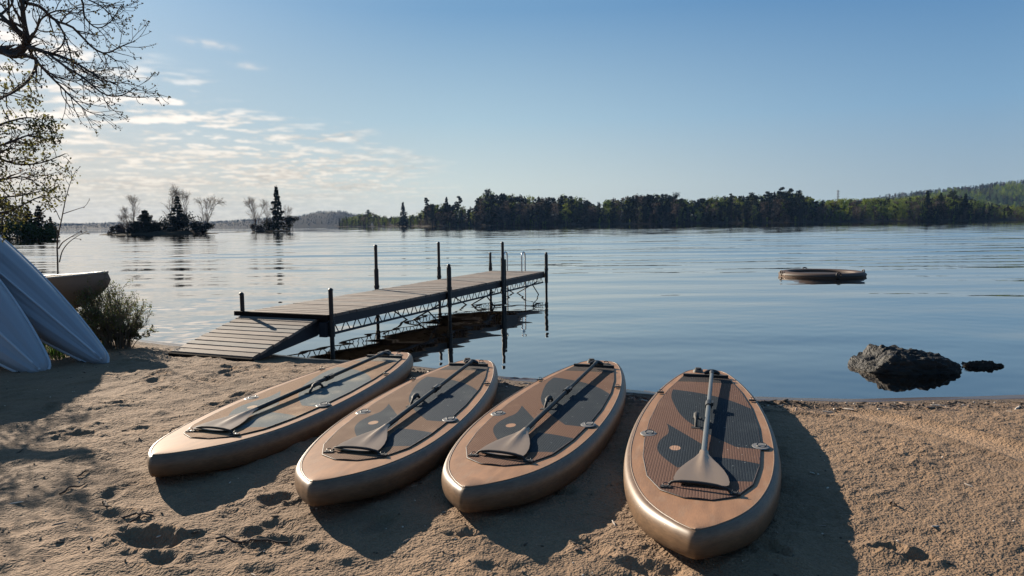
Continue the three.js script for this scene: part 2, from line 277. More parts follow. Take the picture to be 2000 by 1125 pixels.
const DOCK_L = 7.3, DOCK_W = 1.15, DECK = 0.44, DOCK_AT = [-2.03, 0, -7.84], DOCK_TURN = Math.atan2(0.929, 0.3697);
const dock = thing('dock', 'long narrow wooden dock on dark metal posts reaching out into the lake', 'dock', DOCK_AT, DOCK_TURN);
{
  const n = 52, pitch = DOCK_L / n, shapes = [0, 1, 2, 3, 4, 5].map(() => plankGeo(DOCK_W, 0.032, pitch - 0.011));
  for (let i = 0; i < n; i++) { const p = part('plank', shapes[i % 6], plankMats[Math.floor(rnd() * 5)], dock); p.position.set((i + 0.5) * pitch, DECK - 0.032 + rr(-0.002, 0.002), rr(-0.006, 0.006)); p.rotation.y = rr(-0.004, 0.004); }
  const bays = [0, 2.88, 4.95, 7.28];
  const web = new THREE.BoxGeometry(0.009, 0.118, 0.009), chordR = 0.015;
  for (let b = 0; b < 3; b++) {
    const x0 = bays[b] + 0.02, x1 = bays[b + 1] - 0.02, l = x1 - x0;
    for (const z of [-0.025, -DOCK_W + 0.025]) {
      part('side_beam', box(l, 0.094, 0.045, x0 + l / 2, DECK - 0.08, z), mFrame, dock);
      const truss = part('lower_chord', rod(V(x0, DECK - 0.225, z), V(x1, DECK - 0.225, z), chordR), mFrame, dock);
      const k = Math.round(l / 0.115);
      for (let i = 0; i < k; i++) { const w = part('web_bar', web, mFrame, truss); w.position.set(x0 + (i + 0.5) * l / k, DECK - 0.176, z); w.rotation.z = i % 2 ? 0.62 : -0.62; }
    }
    for (const x of [x0 + 0.02, x1 - 0.02]) part('cross_beam', box(0.04, 0.08, DOCK_W - 0.1, x, DECK - 0.082, -DOCK_W / 2), mFrame, dock);
  }
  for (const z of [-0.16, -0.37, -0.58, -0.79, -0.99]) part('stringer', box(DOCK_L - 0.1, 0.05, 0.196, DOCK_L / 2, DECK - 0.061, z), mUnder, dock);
  part('end_beam', box(0.045, 0.05, DOCK_W + 0.14, -0.03, DECK - 0.022, -DOCK_W / 2 - 0.05), mDarkWood, dock);
  part('end_beam', box(0.04, 0.09, DOCK_W, DOCK_L + 0.022, DECK - 0.085, -DOCK_W / 2), mFrame, dock);
  part('hinge_bracket', box(0.1, 0.16, 0.09, -0.02, DECK - 0.16, -0.03), mFrame, dock);
  const posts = [[0, 1, 0.634, 0.6], [0, 0, 0.711, 0.5], [2.88, 1, 1.096, 0.75], [2.88, 0, 0.812, 0.81], [4.95, 1, 1.081, 0.66], [4.95, 0, 1.081, 0.824], [7.28, 1, 0.798, 0.6], [7.28, 0, 0.804, 0.8]];
  for (const [x, far, top, sleeve] of posts) {
    const z = far ? -DOCK_W - 0.045 : 0.045, p = part('post', rod(V(x, -1.4, z), V(x + rr(-0.006, 0.006), top, z), 0.025, 0.025, 12), mPost, dock);
    part('post_cap', (() => { const g = new THREE.SphereGeometry(0.029, 12, 6, 0, 6.3, 0, 1.57); g.translate(x, top, z); return g; })(), mSleeve, p);
    part('sleeve', rod(V(x, 0.2, z), V(x, x ? Math.min(sleeve, top - 0.02) : DECK - 0.06, z), 0.034, 0.034, 12), mSleeve, p);
    if (top > 0.75) part('clamp_collar', rod(V(x, DECK + 0.02, z), V(x, DECK + 0.06, z), 0.041, 0.041, 12), mSleeve, p);
  }
  part('joint_pipe', rod(V(4.95 + 0.08, 0.02, 0.05), V(4.95 + 0.08, 0.8, 0.05), 0.026, 0.026, 10), mSleeve, dock);
  for (const x of [2.88, 4.95, 7.2]) {
    part('leg_brace', rod(V(x - 0.06, DECK - 0.2, -0.1), V(x - 0.06, -0.35, -DOCK_W - 0.02), 0.011), mFrame, dock);
    part('leg_brace', rod(V(x - 0.09, DECK - 0.2, -DOCK_W + 0.1), V(x - 0.09, -0.35, -0.0), 0.011), mFrame, dock);
    part('leg_brace', rod(V(x - 0.55, DECK - 0.22, -0.03), V(x - 0.05, -0.1, -0.03), 0.010), mFrame, dock);
  }
  const ladder = part('ladder', box(0.03, 0.04, 0.44, DOCK_L + 0.06, DECK - 0.06, -0.66), mAlu, dock);
  for (const z of [-0.46, -0.86]) {
    const pts = []; for (let i = 0; i <= 14; i++) { const a = i / 14 * Math.PI; pts.push(V(DOCK_L - 0.02 - Math.cos(a) * 0.1 + 0.02, 0.74 + Math.sin(a) * 0.09, z)); }
    pts.unshift(V(DOCK_L - 0.1, DECK, z)); pts.push(V(DOCK_L + 0.1, 0.3, z), V(DOCK_L + 0.1, -0.7, z));
    part('rail', limbGeo(pts, pts.map(() => 0.014), 8), mAlu, ladder);
  }
  for (const y of [0.22, -0.05, -0.32, -0.58]) part('rung', box(0.06, 0.025, 0.4, DOCK_L + 0.1, y, -0.66), mAlu, ladder);
}
{
  // the ramp hinges on the dock's shore end and rests on the sand
  const up = V(-2.60, 0.395, -8.13), foot = V(-3.02, 0.125, -7.09), dir = foot.clone().sub(up), L = dir.length();
  const ramp = thing('dock_ramp', 'sloping plank ramp leading from the sandy shore up to the dock', 'ramp', [foot.x, foot.y, foot.z]);
  ramp.quaternion.setFromRotationMatrix(new THREE.Matrix4().makeBasis(dir.clone().normalize(), dir.clone().cross(V(dir.z, 0, -dir.x)).normalize().multiplyScalar(-1), V(0, 0, 0)).multiply(new THREE.Matrix4()));
  const ex = dir.clone().normalize(), ez = V(-ex.z, 0, ex.x).normalize(), ey = ez.clone().cross(ex).normalize();
  ramp.quaternion.setFromRotationMatrix(new THREE.Matrix4().makeBasis(ex, ey, ez));
  const W = 1.06, n = 11, pitch = L / n, shapes = [0, 1, 2, 3].map(() => { const g = plankGeo(W, 0.028, pitch - 0.013); g.translate(0, 0, W / 2); return g; });
  for (let i = 0; i < n; i++) { const p = part('plank', shapes[i % 4], plankMats[Math.floor(rnd() * 5)], ramp); p.position.set(-L + (i + 0.5) * pitch, rr(-0.002, 0.002), rr(-0.008, 0.008)); p.rotation.y = rr(-0.005, 0.005); }
  for (const z of [-W / 2 + 0.05, W / 2 - 0.03]) { const s = new THREE.Shape(); s.moveTo(0, -0.002); s.lineTo(-L, -0.002); s.lineTo(-L, -0.15); s.lineTo(-L + 0.12, -0.17); s.lineTo(0, -0.035); const g = new THREE.ExtrudeGeometry(s, { depth: 0.04, bevelEnabled: false }); g.translate(0, 0, z - 0.02); part('stringer', g, mFrame, ramp); }
  part('toe_board', box(0.03, 0.05, W + 0.02, 0.018, -0.004, 0), mDarkWood, ramp);
}

// ------------------------------------------------------------------ paddleboards
const BL = 3.32;
const OUT = [[0, 0], [0.005, 0.011], [0.022, 0.028], [0.07, 0.068], [0.18, 0.138], [0.35, 0.215], [0.65, 0.295], [1.0, 0.343], [1.35, 0.36], [1.65, 0.36], [1.95, 0.348], [2.25, 0.325], [2.55, 0.29], [2.85, 0.24], [3.08, 0.19], [3.22, 0.15], [3.29, 0.11], [3.315, 0.06], [BL, 0]];
const outline = (() => {
  const c = new THREE.CatmullRomCurve3(OUT.slice(3, 16).map(([s, w]) => V(w, 0, s)), false, 'centripetal');
  const nose = new THREE.CatmullRomCurve3(OUT.slice(0, 4).map(([s, w]) => V(w, 0, s)), false, 'centripetal'), tail = new THREE.CatmullRomCurve3(OUT.slice(15).map(([s, w]) => V(w, 0, s)), false, 'centripetal');
  const half = [...nose.getPoints(10).slice(0, -1), ...c.getPoints(70).slice(0, -1), ...tail.getPoints(12)].map((p) => [Math.max(0, p.x), p.z]);
  return [...half, ...half.slice(1, -1).reverse().map(([w, s]) => [-w, s])];
})();
const topAt = (s) => 0.15 + 0.035 * Math.max(0, 1 - s / 0.8) ** 2, botAt = (s) => 0.075 * Math.max(0, 1 - s / 0.8) ** 2 + 0.012 * Math.max(0, (s - 2.7) / 0.6) ** 2;
const halfAt = (s) => { for (let i = 0; i < OUT.length - 1; i++) if (s <= OUT[i + 1][0]) return lerp(OUT[i][1], OUT[i + 1][1], (s - OUT[i][0]) / (OUT[i + 1][0] - OUT[i][0])); return 0; };
function hullGeo() {
  const n = outline.length, K = 14, P = [], N = [], U = [], I = [];
  for (let i = 0; i < n; i++) {
    const [w, s] = outline[i], [wa, sa] = outline[(i + n - 1) % n], [wb, sb] = outline[(i + 1) % n]; let nx = sb - sa, ns = -(wb - wa); const l = Math.hypot(nx, ns) || 1; nx /= l; ns /= l;
    const t = topAt(s), b = botAt(s), mid = (t + b) / 2, hh = (t - b) / 2;
    for (let k = 0; k <= K; k++) {
      const a = Math.PI / 2 - Math.PI * k / K, co = Math.pow(Math.max(0, Math.cos(a)), 0.75), off = 0.036 * co * lerp(0.45, 1, smoothstep(s, 0, 0.3)), y = mid + hh * Math.sin(a) * (1 - 0.02 * (1 - Math.abs(Math.sin(a))));
      P.push(w + nx * off, y, -(s + ns * off)); const ne = Math.cos(a) * 1.4, ny = Math.sin(a), q = Math.hypot(ne, ny); N.push(nx * ne / q, ny / q, -ns * ne / q); U.push(s, k / K * 0.25);
      const j = (i + 1) % n; if (k < K) { const p = i * (K + 1) + k, r = j * (K + 1) + k; I.push(p, p + 1, r, r, p + 1, r + 1); }
    }
  }
  const g = new THREE.BufferGeometry(); g.setAttribute('position', new THREE.Float32BufferAttribute(P, 3)); g.setAttribute('normal', new THREE.Float32BufferAttribute(N, 3)); g.setAttribute('uv', new THREE.Float32BufferAttribute(U, 2)); g.setIndex(I); return g;
}
// a sheet over a closed outline of [w, s], following the deck at a height above it
function sheet(pts, height, crown = 0) {
  const rows = 90, cols = 12, smin = Math.min(...pts.map((p) => p[1])), smax = Math.max(...pts.map((p) => p[1])), P = [], U = [], I = [];
  const cut = (s) => { const xs = []; for (let i = 0; i < pts.length; i++) { const [w0, s0] = pts[i], [w1, s1] = pts[(i + 1) % pts.length]; if ((s0 <= s && s1 > s) || (s1 <= s && s0 > s)) xs.push(lerp(w0, w1, (s - s0) / (s1 - s0))); } return xs.length > 1 ? [Math.min(...xs), Math.max(...xs)] : null; };
  for (let i = 0; i <= rows; i++) {
    const f = i / rows, e = 0.5 - 0.5 * Math.cos(f * Math.PI), s = lerp(smin + 1e-4, smax - 1e-4, e), c = cut(s) ?? [0, 0];
    for (let j = 0; j <= cols; j++) { const w = lerp(c[0], c[1], j / cols), q = (j / cols - 0.5) * 2; P.push(w, topAt(s) + height + crown * (1 - q * q), -s); U.push((w + 0.34) / 0.68, s / BL); if (i < rows && j < cols) { const a = i * (cols + 1) + j, b = a + cols + 1; I.push(a, a + 1, b, b, a + 1, b + 1); } }
  }
  const g = new THREE.BufferGeometry(); g.setAttribute('position', new THREE.Float32BufferAttribute(P, 3)); g.setAttribute('uv', new THREE.Float32BufferAttribute(U, 2)); g.setIndex(I); return smoothNormals(g);
}
const bottomSheet = () => { const g = sheet(outline, 0), p = g.attributes.position; for (let i = 0; i < p.count; i++) p.setY(i, botAt(-p.getZ(i))); return smoothNormals(g); };
const deckRand = latticeNoise(512, 91), deckBig = latticeNoise(24, 92);
const deckMap = dataMap(512, 1024, (u, v) => { const f = deckRand(u, v * 0.3), dust = smoothstep(deckBig(v * 1.7, u) + (deckRand(u, v) - 0.5) * 0.5, 0.55, 1.0) * 0.35, k = 0.86 + (f - 0.5) * 0.24 + (deckBig(u, v) - 0.5) * 0.3 - (deckRand(u + 0.4, v) > 0.955 ? 0.28 : 0) + (deckRand(v, u + 0.2) > 0.97 ? 0.4 : 0); return [lerp(0.31, 0.33, dust) * k, lerp(0.155, 0.22, dust) * k, lerp(0.073, 0.14, dust) * k]; });
const railMap = dataMap(512, 256, (u, v) => { const k = 0.8 + (deckRand(u * 0.12, v * 1.0) - 0.5) * 0.35 + (deckBig(u, v) - 0.5) * 0.25 - (deckRand(u, v + 0.2) > 0.95 ? 0.2 : 0); return [0.165 * k, 0.097 * k, 0.052 * k]; });
const mDeck = new THREE.MeshStandardMaterial({ map: deckMap, roughness: 0.6 }), mRail = new THREE.MeshStandardMaterial({ map: railMap, roughness: 0.46 }), mHullBottom = std(0.3, 0.21, 0.14, 0.5);
const PAD_HALF = [[0.36, 0.055], [0.44, 0.155], [0.62, 0.228], [0.9, 0.272], [1.2, 0.293], [1.6, 0.302], [2.08, 0.285], [2.5, 0.243], [2.8, 0.195], [2.99, 0.165], [3.0, 0.16]];
const padOutline = [...PAD_HALF.map(([s, w]) => [w, s]), ...PAD_HALF.map(([s, w]) => [-w, s]).reverse()];
function padPrint(k, sd) {             // the print on the foam pad: slate shapes on brown
  const W = 512, H = 2048, c = document.createElement('canvas'); c.width = W; c.height = H; const x = c.getContext('2d');
  const X = (w) => (w + 0.34) / 0.68 * W, Y = (s) => H - s / BL * H;
  x.fillStyle = k.base; x.fillRect(0, 0, W, H); x.fillStyle = k.dark;
  const blob = (pts) => { x.beginPath(); const n = pts.length, m = (a, b) => [(a[1] + b[1]) / 2, (a[0] + b[0]) / 2]; pts.forEach((p, i) => { if (p[2]) { i ? x.lineTo(X(p[1]), Y(p[0])) : x.moveTo(X(p[1]), Y(p[0])); } else { const q = pts[(i + 1) % n], e = q[2] ? [q[1], q[0]] : m(p, q); if (!i) { const s0 = m(pts[n - 1], p); x.moveTo(X(s0[0]), Y(s0[1])); } x.quadraticCurveTo(X(p[1]), Y(p[0]), X(e[0]), Y(e[1])); } }); x.closePath(); x.fill(); };
  blob([[2.48, -0.215, 1], [2.3, -0.225], [2.0, -0.18], [1.7, -0.12], [1.45, -0.01], [1.3, 0.08], [1.17, 0.17, 1], [1.16, 0.31, 1], [1.6, 0.31, 1], [2.02, 0.29, 1], [2.14, 0.23], [2.3, 0.1], [2.42, -0.06]]);
  blob([[1.55, -0.2, 1], [1.36, -0.165], [1.24, -0.21], [1.06, -0.225], [0.9, -0.18], [0.76, -0.1, 1], [0.84, -0.02], [0.98, 0.03], [1.18, 0.0, 1]]);
  blob([[0.97, 0.06, 1], [0.97, 0.16], [0.91, 0.3, 1], [0.655, 0.245, 1], [0.64, 0.16], [0.6, 0.1], [0.52, 0.09, 1], [0.7, 0.05]]);
  x.fillStyle = k.eye; x.beginPath(); x.ellipse(X(-0.128), Y(1.075), 21, 26, 0, 0, 7); x.fill();
  x.strokeStyle = k.base; x.lineWidth = 9; x.beginPath(); x.moveTo(X(0.16), Y(1.08)); x.lineTo(X(0.3), Y(1.02)); x.stroke();
  x.fillStyle = k.kick; x.fillRect(0, Y(3.05), W, Y(2.77) - Y(3.05)); x.fillStyle = k.line; x.fillRect(0, Y(2.78), W, 7);
  seed(sd);
  for (let i = 0; i < 26; i++) { x.fillStyle = 'rgba(190,190,180,0.55)'; const s = rr(0.6, 2.4), w = rr(-0.1, 0.28); x.save(); x.translate(X(w), Y(s)); x.rotate(rr(0, 3)); x.fillRect(-rr(2, 7), -1.5, rr(4, 13), 3); x.restore(); }
  for (let i = 0; i < 5200; i++) { x.fillStyle = rnd() < 0.55 ? `rgba(0,0,0,${rr(0.03, 0.16)})` : `rgba(215,190,160,${rr(0.03, k.sand)})`; const r = rr(0.6, 2.2); x.fillRect(rr(0, W), rr(0, H), r, r * 1.6); }
  for (let i = 0; i < 40; i++) { const px = rr(0, W), py = rr(0, H), r = rr(20, 90), g = x.createRadialGradient(px, py, 0, px, py, r); g.addColorStop(0, `rgba(200,175,145,${rr(0.02, k.dust)})`); g.addColorStop(1, 'rgba(200,175,145,0)'); x.fillStyle = g; x.fillRect(px - r, py - r, 2 * r, 2 * r); }
  const t = new THREE.CanvasTexture(c); t.colorSpace = THREE.SRGBColorSpace; t.anisotropy = 8; return t;
}
const grooves = dataMap(256, 256, (u, v) => { const a = Math.abs(((u * 16) % 1) - 0.5) * 2, b = Math.abs(((v * 16 + (Math.floor(u * 16) % 2) * 0.5) % 1) - 0.5) * 2, h = Math.min(smoothstep(a, 0, 0.35), smoothstep(b, 0, 0.3)); return [h, h, h]; });
grooves.repeat.set(3.4, 16.6);
const padMat = (k, sd) => new THREE.MeshPhysicalMaterial({ specularIntensity: 0.35, map: padPrint(k, sd), roughness: k.rough, bumpMap: grooves, bumpScale: 0.0015 });
const mTrim = std(0.03, 0.016, 0.012, 0.6), mStrap = std(0.014, 0.013, 0.013, 0.7), mPatch = std(0.15, 0.14, 0.128, 0.5), mRing = std(0.05, 0.05, 0.05, 0.35, { metalness: 0.6 }), mValve = std(0.06, 0.065, 0.06, 0.45);
const hullShape = hullGeo(), deckShape = sheet(outline, 0.0005, 0.004), bottomShape = bottomSheet(), padShape = sheet(padOutline, 0.009, 0.0032);
const trimShape = (() => { const pts = padOutline.map(([w, s]) => V(w, topAt(s) + 0.006, -s)); pts.push(pts[0].clone()); const fine = []; for (let i = 0; i < pts.length - 1; i++) for (let k = 0; k < 3; k++) fine.push(pts[i].clone().lerp(pts[i + 1], k / 3)); fine.push(pts[0].clone()); return limbGeo(fine, fine.map(() => 0.0036), 6); })();
const seamShape = (() => { const pts = outline.map(([w, s]) => V(w * 1.004, topAt(s) - 0.0005, -s)); pts.push(pts[0].clone()); return limbGeo(pts, pts.map(() => 0.0035), 5); })();
const ringShape = (() => { const g = new THREE.TorusGeometry(0.019, 0.0035, 6, 20); g.rotateX(-1.0); return g; })();
const patchShape = (() => { const g = new THREE.CylinderGeometry(0.036, 0.04, 0.006, 24); return g; })();
const boardProto = new THREE.Group();
{
  const hull = part('hull', hullShape, mRail, boardProto); part('hull_bottom', bottomShape, mHullBottom, hull);
  const deck = part('deck', deckShape, mDeck, boardProto); part('deck_seam', seamShape, mRail, deck);
  const pad = part('deck_pad', padShape, mDeck, boardProto); part('pad_edging', trimShape, mTrim, pad);
  const g = box(0.33, 0.028, 0.03, 0, 0, 0); const kick = part('kick_bar', g, mStrap, pad); kick.position.set(0, topAt(2.9) + 0.015, -2.985);
  for (const [s, w] of [[1.32, -0.283], [1.22, 0.295]]) { const p = part('ring_patch', patchShape, mPatch, boardProto); p.position.set(w, topAt(s) + 0.0095, -s); p.scale.set(1.15, 0.6, 1.5); const r = part('steel_ring', ringShape, mRing, p); r.position.set(0.004, 0.012, 0); }
  for (const [s, w] of [[2.36, -0.292], [2.26, 0.305], [0.47, -0.135], [0.46, 0.15]]) { const p = part('strap_tab', box(0.045, 0.008, 0.028), mStrap, boardProto); p.position.set(w, topAt(s) + 0.012, -s); const r = part('small_ring', ringShape, mRing, p); r.scale.setScalar(0.6); r.position.y = 0.01; }
  const v = part('valve', new THREE.CylinderGeometry(0.034, 0.042, 0.026, 20), mValve, boardProto); v.position.set(-0.06, topAt(3.2) + 0.012, -3.2); const cap = part('valve_cap', new THREE.CylinderGeometry(0.024, 0.026, 0.014, 8), mStrap, v); cap.position.y = 0.018;
  const p2 = part('leash_patch', patchShape, mStrap, boardProto); p2.position.set(0.07, topAt(3.16) + 0.004, -3.16); const r2 = part('steel_ring', ringShape, mRing, p2); r2.position.y = 0.012;
  const pts = []; for (let i = 0; i <= 16; i++) { const q = i / 16; pts.push(V(-0.035, topAt(1.6) + 0.008 + 0.05 * Math.sin(q * Math.PI) ** 0.6, -(1.5 + q * 0.2))); }
  const hd = part('carry_handle', limbGeo(pts, pts.map((_, i) => (i > 4 && i < 12 ? 0.016 : 0.009)), 8), mStrap, boardProto);
  for (const s of [1.49, 1.71]) { const t = part('handle_anchor', box(0.05, 0.006, 0.04), mStrap, hd); t.position.set(-0.035, topAt(s) + 0.012, -s); }
  // the padded strap at the nose end that holds the blade down
  const sp = []; for (let i = 0; i <= 20; i++) { const q = i / 20, w = -0.125 + q * 0.255; sp.push(V(w, topAt(0.48) + 0.014 + 0.024 * Math.sin(q * Math.PI) ** 0.3, -(0.498 - q * 0.03))); }
  part('nose_strap', limbGeo(sp, sp.map((_, i) => (i > 3 && i < 17 ? 0.0075 : 0.006)), 8), mStrap, boardProto);
}
const paddleProto = new THREE.Group();
const mBlade = new THREE.MeshStandardMaterial({ color: rgb(0.2, 0.14, 0.09), roughness: 0.36 }), mShaft = new THREE.MeshPhysicalMaterial({ color: rgb(0.012, 0.013, 0.014), roughness: 0.5, specularIntensity: 0.45 }), mShaftGrey = std(0.085, 0.09, 0.09, 0.4), mGrip = std(0.012, 0.012, 0.012, 0.5);
{
  // blade from its square tip (z = 0) narrowing to the throat (z = -0.44)
  const prof = [[0, 0.105], [0.012, 0.116], [0.05, 0.119], [0.12, 0.112], [0.2, 0.094], [0.28, 0.068], [0.35, 0.042], [0.41, 0.024], [0.46, 0.019]];
  const P = [], I = [], K = 12, n = prof.length;
  for (let side = 0; side < 2; side++) for (let i = 0; i < n; i++) for (let k = 0; k <= K; k++) {
    const [s, w] = prof[i], q = k / K * 2 - 1, rib = 0.014 * Math.exp(-((q * w / 0.018) ** 2)) * smoothstep(s, 0.02, 0.34), edge = Math.sqrt(Math.max(0, 1 - q * q));
    const bend = 0.012 + 0.016 * (1 - s / 0.46) ** 2 * -0.5 + q * q * 0.006; P.push(q * w, bend + (side ? -1 : 1) * (0.0045 * edge + rib * (side ? 0.5 : 1)), -s);
    if (i < n - 1 && k < K) { const a = side * n * (K + 1) + i * (K + 1) + k, b = a + K + 1; side ? I.push(a, b, a + 1, a + 1, b, b + 1) : I.push(a, a + 1, b, b, a + 1, b + 1); }
  }
  const g = new THREE.BufferGeometry(); g.setAttribute('position', new THREE.Float32BufferAttribute(P, 3)); g.setIndex(I); smoothNormals(g);
  part('blade', g, mBlade, paddleProto);
  part('shaft', rod(V(0, 0.016, -0.42), V(0, 0.035, -1.45), 0.0145, 0.0145, 12), mShaft, paddleProto);
  part('upper_shaft', rod(V(0, 0.034, -1.4), V(0, 0.053, -2.4), 0.0135, 0.0135, 12), mShaft, paddleProto);
  const clampRing = part('length_clamp', rod(V(0, 0.034, -1.36), V(0, 0.0358, -1.46), 0.021, 0.021, 12), mGrip, paddleProto); part('clamp_lever', box(0.012, 0.02, 0.07, 0.022, 0.045, -1.41), mGrip, clampRing);
  const gp = []; for (let i = 0; i <= 10; i++) { const q = i / 5 - 1; gp.push(V(q * 0.055, 0.054 - 0.012 * q * q, -2.42 - 0.01 * (1 - q * q))); }
  const grip = part('grip', limbGeo(gp, gp.map((_, i) => 0.017 * Math.sqrt(Math.max(0.12, 1 - ((i - 5) / 5.6) ** 2)) + 0.002), 8), mGrip, paddleProto); part('grip_neck', rod(V(0, 0.051, -2.33), V(0, 0.054, -2.42), 0.0155, 0.018, 10), mGrip, grip);
}
const looks = [
  { base: '#80654f', dark: '#5c6466', eye: '#b39c85', kick: '#6d6a64', line: '#3a302b', sand: 0.5, dust: 0.5, rough: 0.85 },
  { base: '#68503f', dark: '#202d38', eye: '#a58770', kick: '#3e3a38', line: '#1c1816', sand: 0.3, dust: 0.22, rough: 0.8 },
  { base: '#64493a', dark: '#1a2731', eye: '#9c7a63', kick: '#35302f', line: '#1a1614', sand: 0.22, dust: 0.12, rough: 0.85 },
  { base: '#5e453a', dark: '#13212c', eye: '#9b7a66', kick: '#2b2829', line: '#151314', sand: 0.16, dust: 0.08, rough: 0.85 }];
const bLabels = ['paddleboard nearest the dock ramp, leftmost of the row, its pad paled by sand', 'second paddleboard from the dock ramp, between the leftmost one and the one right of centre', 'third paddleboard from the dock ramp, leaving the widest gap before the last board', 'rightmost paddleboard set apart from the other three, nearest the rock in the water'];
const pLabels = ['paddle with tan blade lying on the leftmost paddleboard, the one nearest the dock ramp', 'paddle with tan blade lying on the second paddleboard from the dock ramp', 'paddle with tan blade lying on the third paddleboard from the dock ramp', 'paddle with grey shaft lying on the rightmost paddleboard, set apart from the others'];
[[-1.785, 0.115, -3.455, -1.095, -6.66], [-0.875, 0.13, -3.02, -0.325, -6.25], [-0.21, 0.12, -2.96, 0.76, -6.12], [0.655, 0.12, -2.51, 1.57, -5.74]].forEach(([x, y, z, tx, tz], i) => {
  const b = boardProto.clone(); b.name = numbered('paddleboard'); b.position.set(x, y, z); b.rotation.order = 'YXZ'; b.rotation.y = -Math.atan2(tx - x, z - tz); b.rotation.x = i === 1 ? -0.02 : -0.014;
  tag(b, bLabels[i], 'paddleboard', 'tan paddleboards lying in a row on the sand'); scene.add(b);
  b.children.find((c) => c.name === 'deck_pad').material = padMat(looks[i], 300 + i);
  if (i === 0) b.children.find((c) => c.name === 'carry_handle').position.x = 0.085;
  const p = paddleProto.clone(); p.name = numbered('paddle'); b.updateMatrixWorld(true);
  const [w, s, turn] = [[-0.02, 0.47, -0.02], [0.0, 0.47, -0.02], [0.0, 0.48, -0.015], [0.01, 0.51, -0.015]][i];
  p.position.copy(V(w, topAt(s) + 0.016, -s).applyMatrix4(b.matrixWorld)); p.rotation.order = 'YXZ'; p.rotation.y = b.rotation.y + turn; p.rotation.x = b.rotation.x - 0.006;
  if (i === 3) for (const c of p.children) if (/shaft/.test(c.name)) c.material = mShaftGrey;
  tag(p, pLabels[i], 'paddle', 'paddles lying on the boards'); scene.add(p);
});

// ------------------------------------------------------------------ rocks and raft in the water
const rockNoise = latticeNoise(256, 140), rockBig = latticeNoise(32, 141);
const rockMap = dataMap(512, 512, (u, v) => { const k = 0.35 + rockNoise(u, v) * 0.5 + rockBig(u, v) * 0.5, m = smoothstep(rockBig(v + 0.3, u), 0.6, 0.85); return [lerp(0.008, 0.018, m) * k, lerp(0.007, 0.015, m) * k, lerp(0.006, 0.009, m) * k]; });
const mRock = new THREE.MeshStandardMaterial({ map: rockMap, roughness: 0.72, bumpMap: dataMap(256, 256, (u, v) => { const h = rockNoise(u, v) * 0.5 + rockBig(u * 2, v * 2) * 0.5; return [h, h, h]; }), bumpScale: 0.02 });
function rockGeo(prof, depth, sd) {     // prof: [x, height] along the rock's length
  const g = new THREE.SphereGeometry(1, 110, 70), p = g.attributes.position, hAt = (x) => { let i = 0; while (i < prof.length - 2 && x > prof[i + 1][0]) i++; const [a, b] = [prof[i], prof[i + 1]]; const t = clamp((x - a[0]) / (b[0] - a[0]), 0, 1); return lerp(a[1], b[1], t * t * (3 - 2 * t)); };
  const x0 = prof[0][0], x1 = prof[prof.length - 1][0];
  for (let i = 0; i < p.count; i++) {
    let x = p.getX(i), y = p.getY(i), z = p.getZ(i); const px = lerp(x0, x1, x * 0.5 + 0.5), h = hAt(px), r = Math.sqrt(Math.max(0, 1 - x * x));
    const yy = r > 1e-3 ? y / r : 0, zz = r > 1e-3 ? z / r : 0, sq = Math.max(Math.abs(yy), Math.abs(zz)) || 1;
    const bulk = Math.pow(Math.max(0, r), 0.55), ly = (yy / Math.pow(sq, 0.45)), lz = (zz / Math.pow(sq, 0.45));
    const q = V(px * 5 + sd, yy * 2.2, zz * 2.6), n = (Math.abs(perlin.noise(q.x * 0.9, q.y, q.z)) * 2 - 0.4) * 0.055 + Math.abs(perlin.noise(q.x * 2.1, q.y * 2.1, q.z * 2.1)) * 0.06 + perlin.noise(q.x * 4.4, q.y * 4.4, q.z * 4.4) * 0.034 + perlin.noise(q.x * 11, q.y * 11, q.z * 11) * 0.014;
    p.setXYZ(i, px + n * x * 0.4, (ly > 0 ? ly * h : ly * 0.25) * bulk + n * (ly > -0.2 ? 0.55 : 0.2) * bulk, lz * depth * bulk * (1 + n * 2.2));
  }
  return smoothNormals(g);
}
single('boulder', rockGeo([[-0.48, 0.02], [-0.35, 0.12], [-0.2, 0.215], [-0.05, 0.18], [0.1, 0.165], [0.28, 0.165], [0.39, 0.135], [0.46, 0.09]], 0.3, 3.3), mRock, 'large dark wet boulder rising out of the shallow water', 'rock').position.set(3.74, -0.015, -6.74);
single('low_stone', rockGeo([[-0.15, 0.02], [-0.08, 0.032], [0.04, 0.025], [0.14, 0.0], [0.2, -0.01]], 0.06, 8.1), mRock, 'small low stone just right of the dark boulder, barely above water', 'rock').position.set(4.50, 0.0, -6.80);
{
  const raft = thing('swim_raft', 'round brown floating ring raft out on the open water', 'raft', [7.93, 0.0, -18.3]);
  const mTube = std(0.06, 0.033, 0.02, 0.65), mTubeDark = std(0.02, 0.013, 0.01, 0.6), ring = [[0.78, -0.05], [0.78, 0.08], [0.80, 0.1], [0.84, 0.117], [0.93, 0.12], [0.985, 0.108], [1.02, 0.08], [1.035, 0.06], [1.03, 0.0], [0.99, -0.08]];
  const g = new THREE.LatheGeometry(ring.map(([r, y]) => new THREE.Vector2(r, y)), 72); part('tube_ring', smoothNormals(g), mTube, raft);
  const st = [[1.030, 0.07], [1.043, 0.065], [1.043, 0.035], [1.030, 0.03]]; part('rubbing_strip', new THREE.LatheGeometry(st.map(([r, y]) => new THREE.Vector2(r, y)), 72), mTubeDark, raft);
  const floor = new THREE.CircleGeometry(0.81, 48); floor.rotateX(-Math.PI / 2); floor.translate(0, 0.045, 0); part('mesh_floor', floor, mTubeDark, raft);
  for (const a of [3.14, 0.06, 1.6, 4.7]) { const h = part('grab_handle', (() => { const t = new THREE.TorusGeometry(0.06, 0.016, 6, 14); t.rotateY(Math.PI / 2); return t; })(), mTubeDark, raft); h.position.set(Math.cos(a) * 1.04, 0.085, Math.sin(a) * 1.04); h.rotation.y = -a; }
}

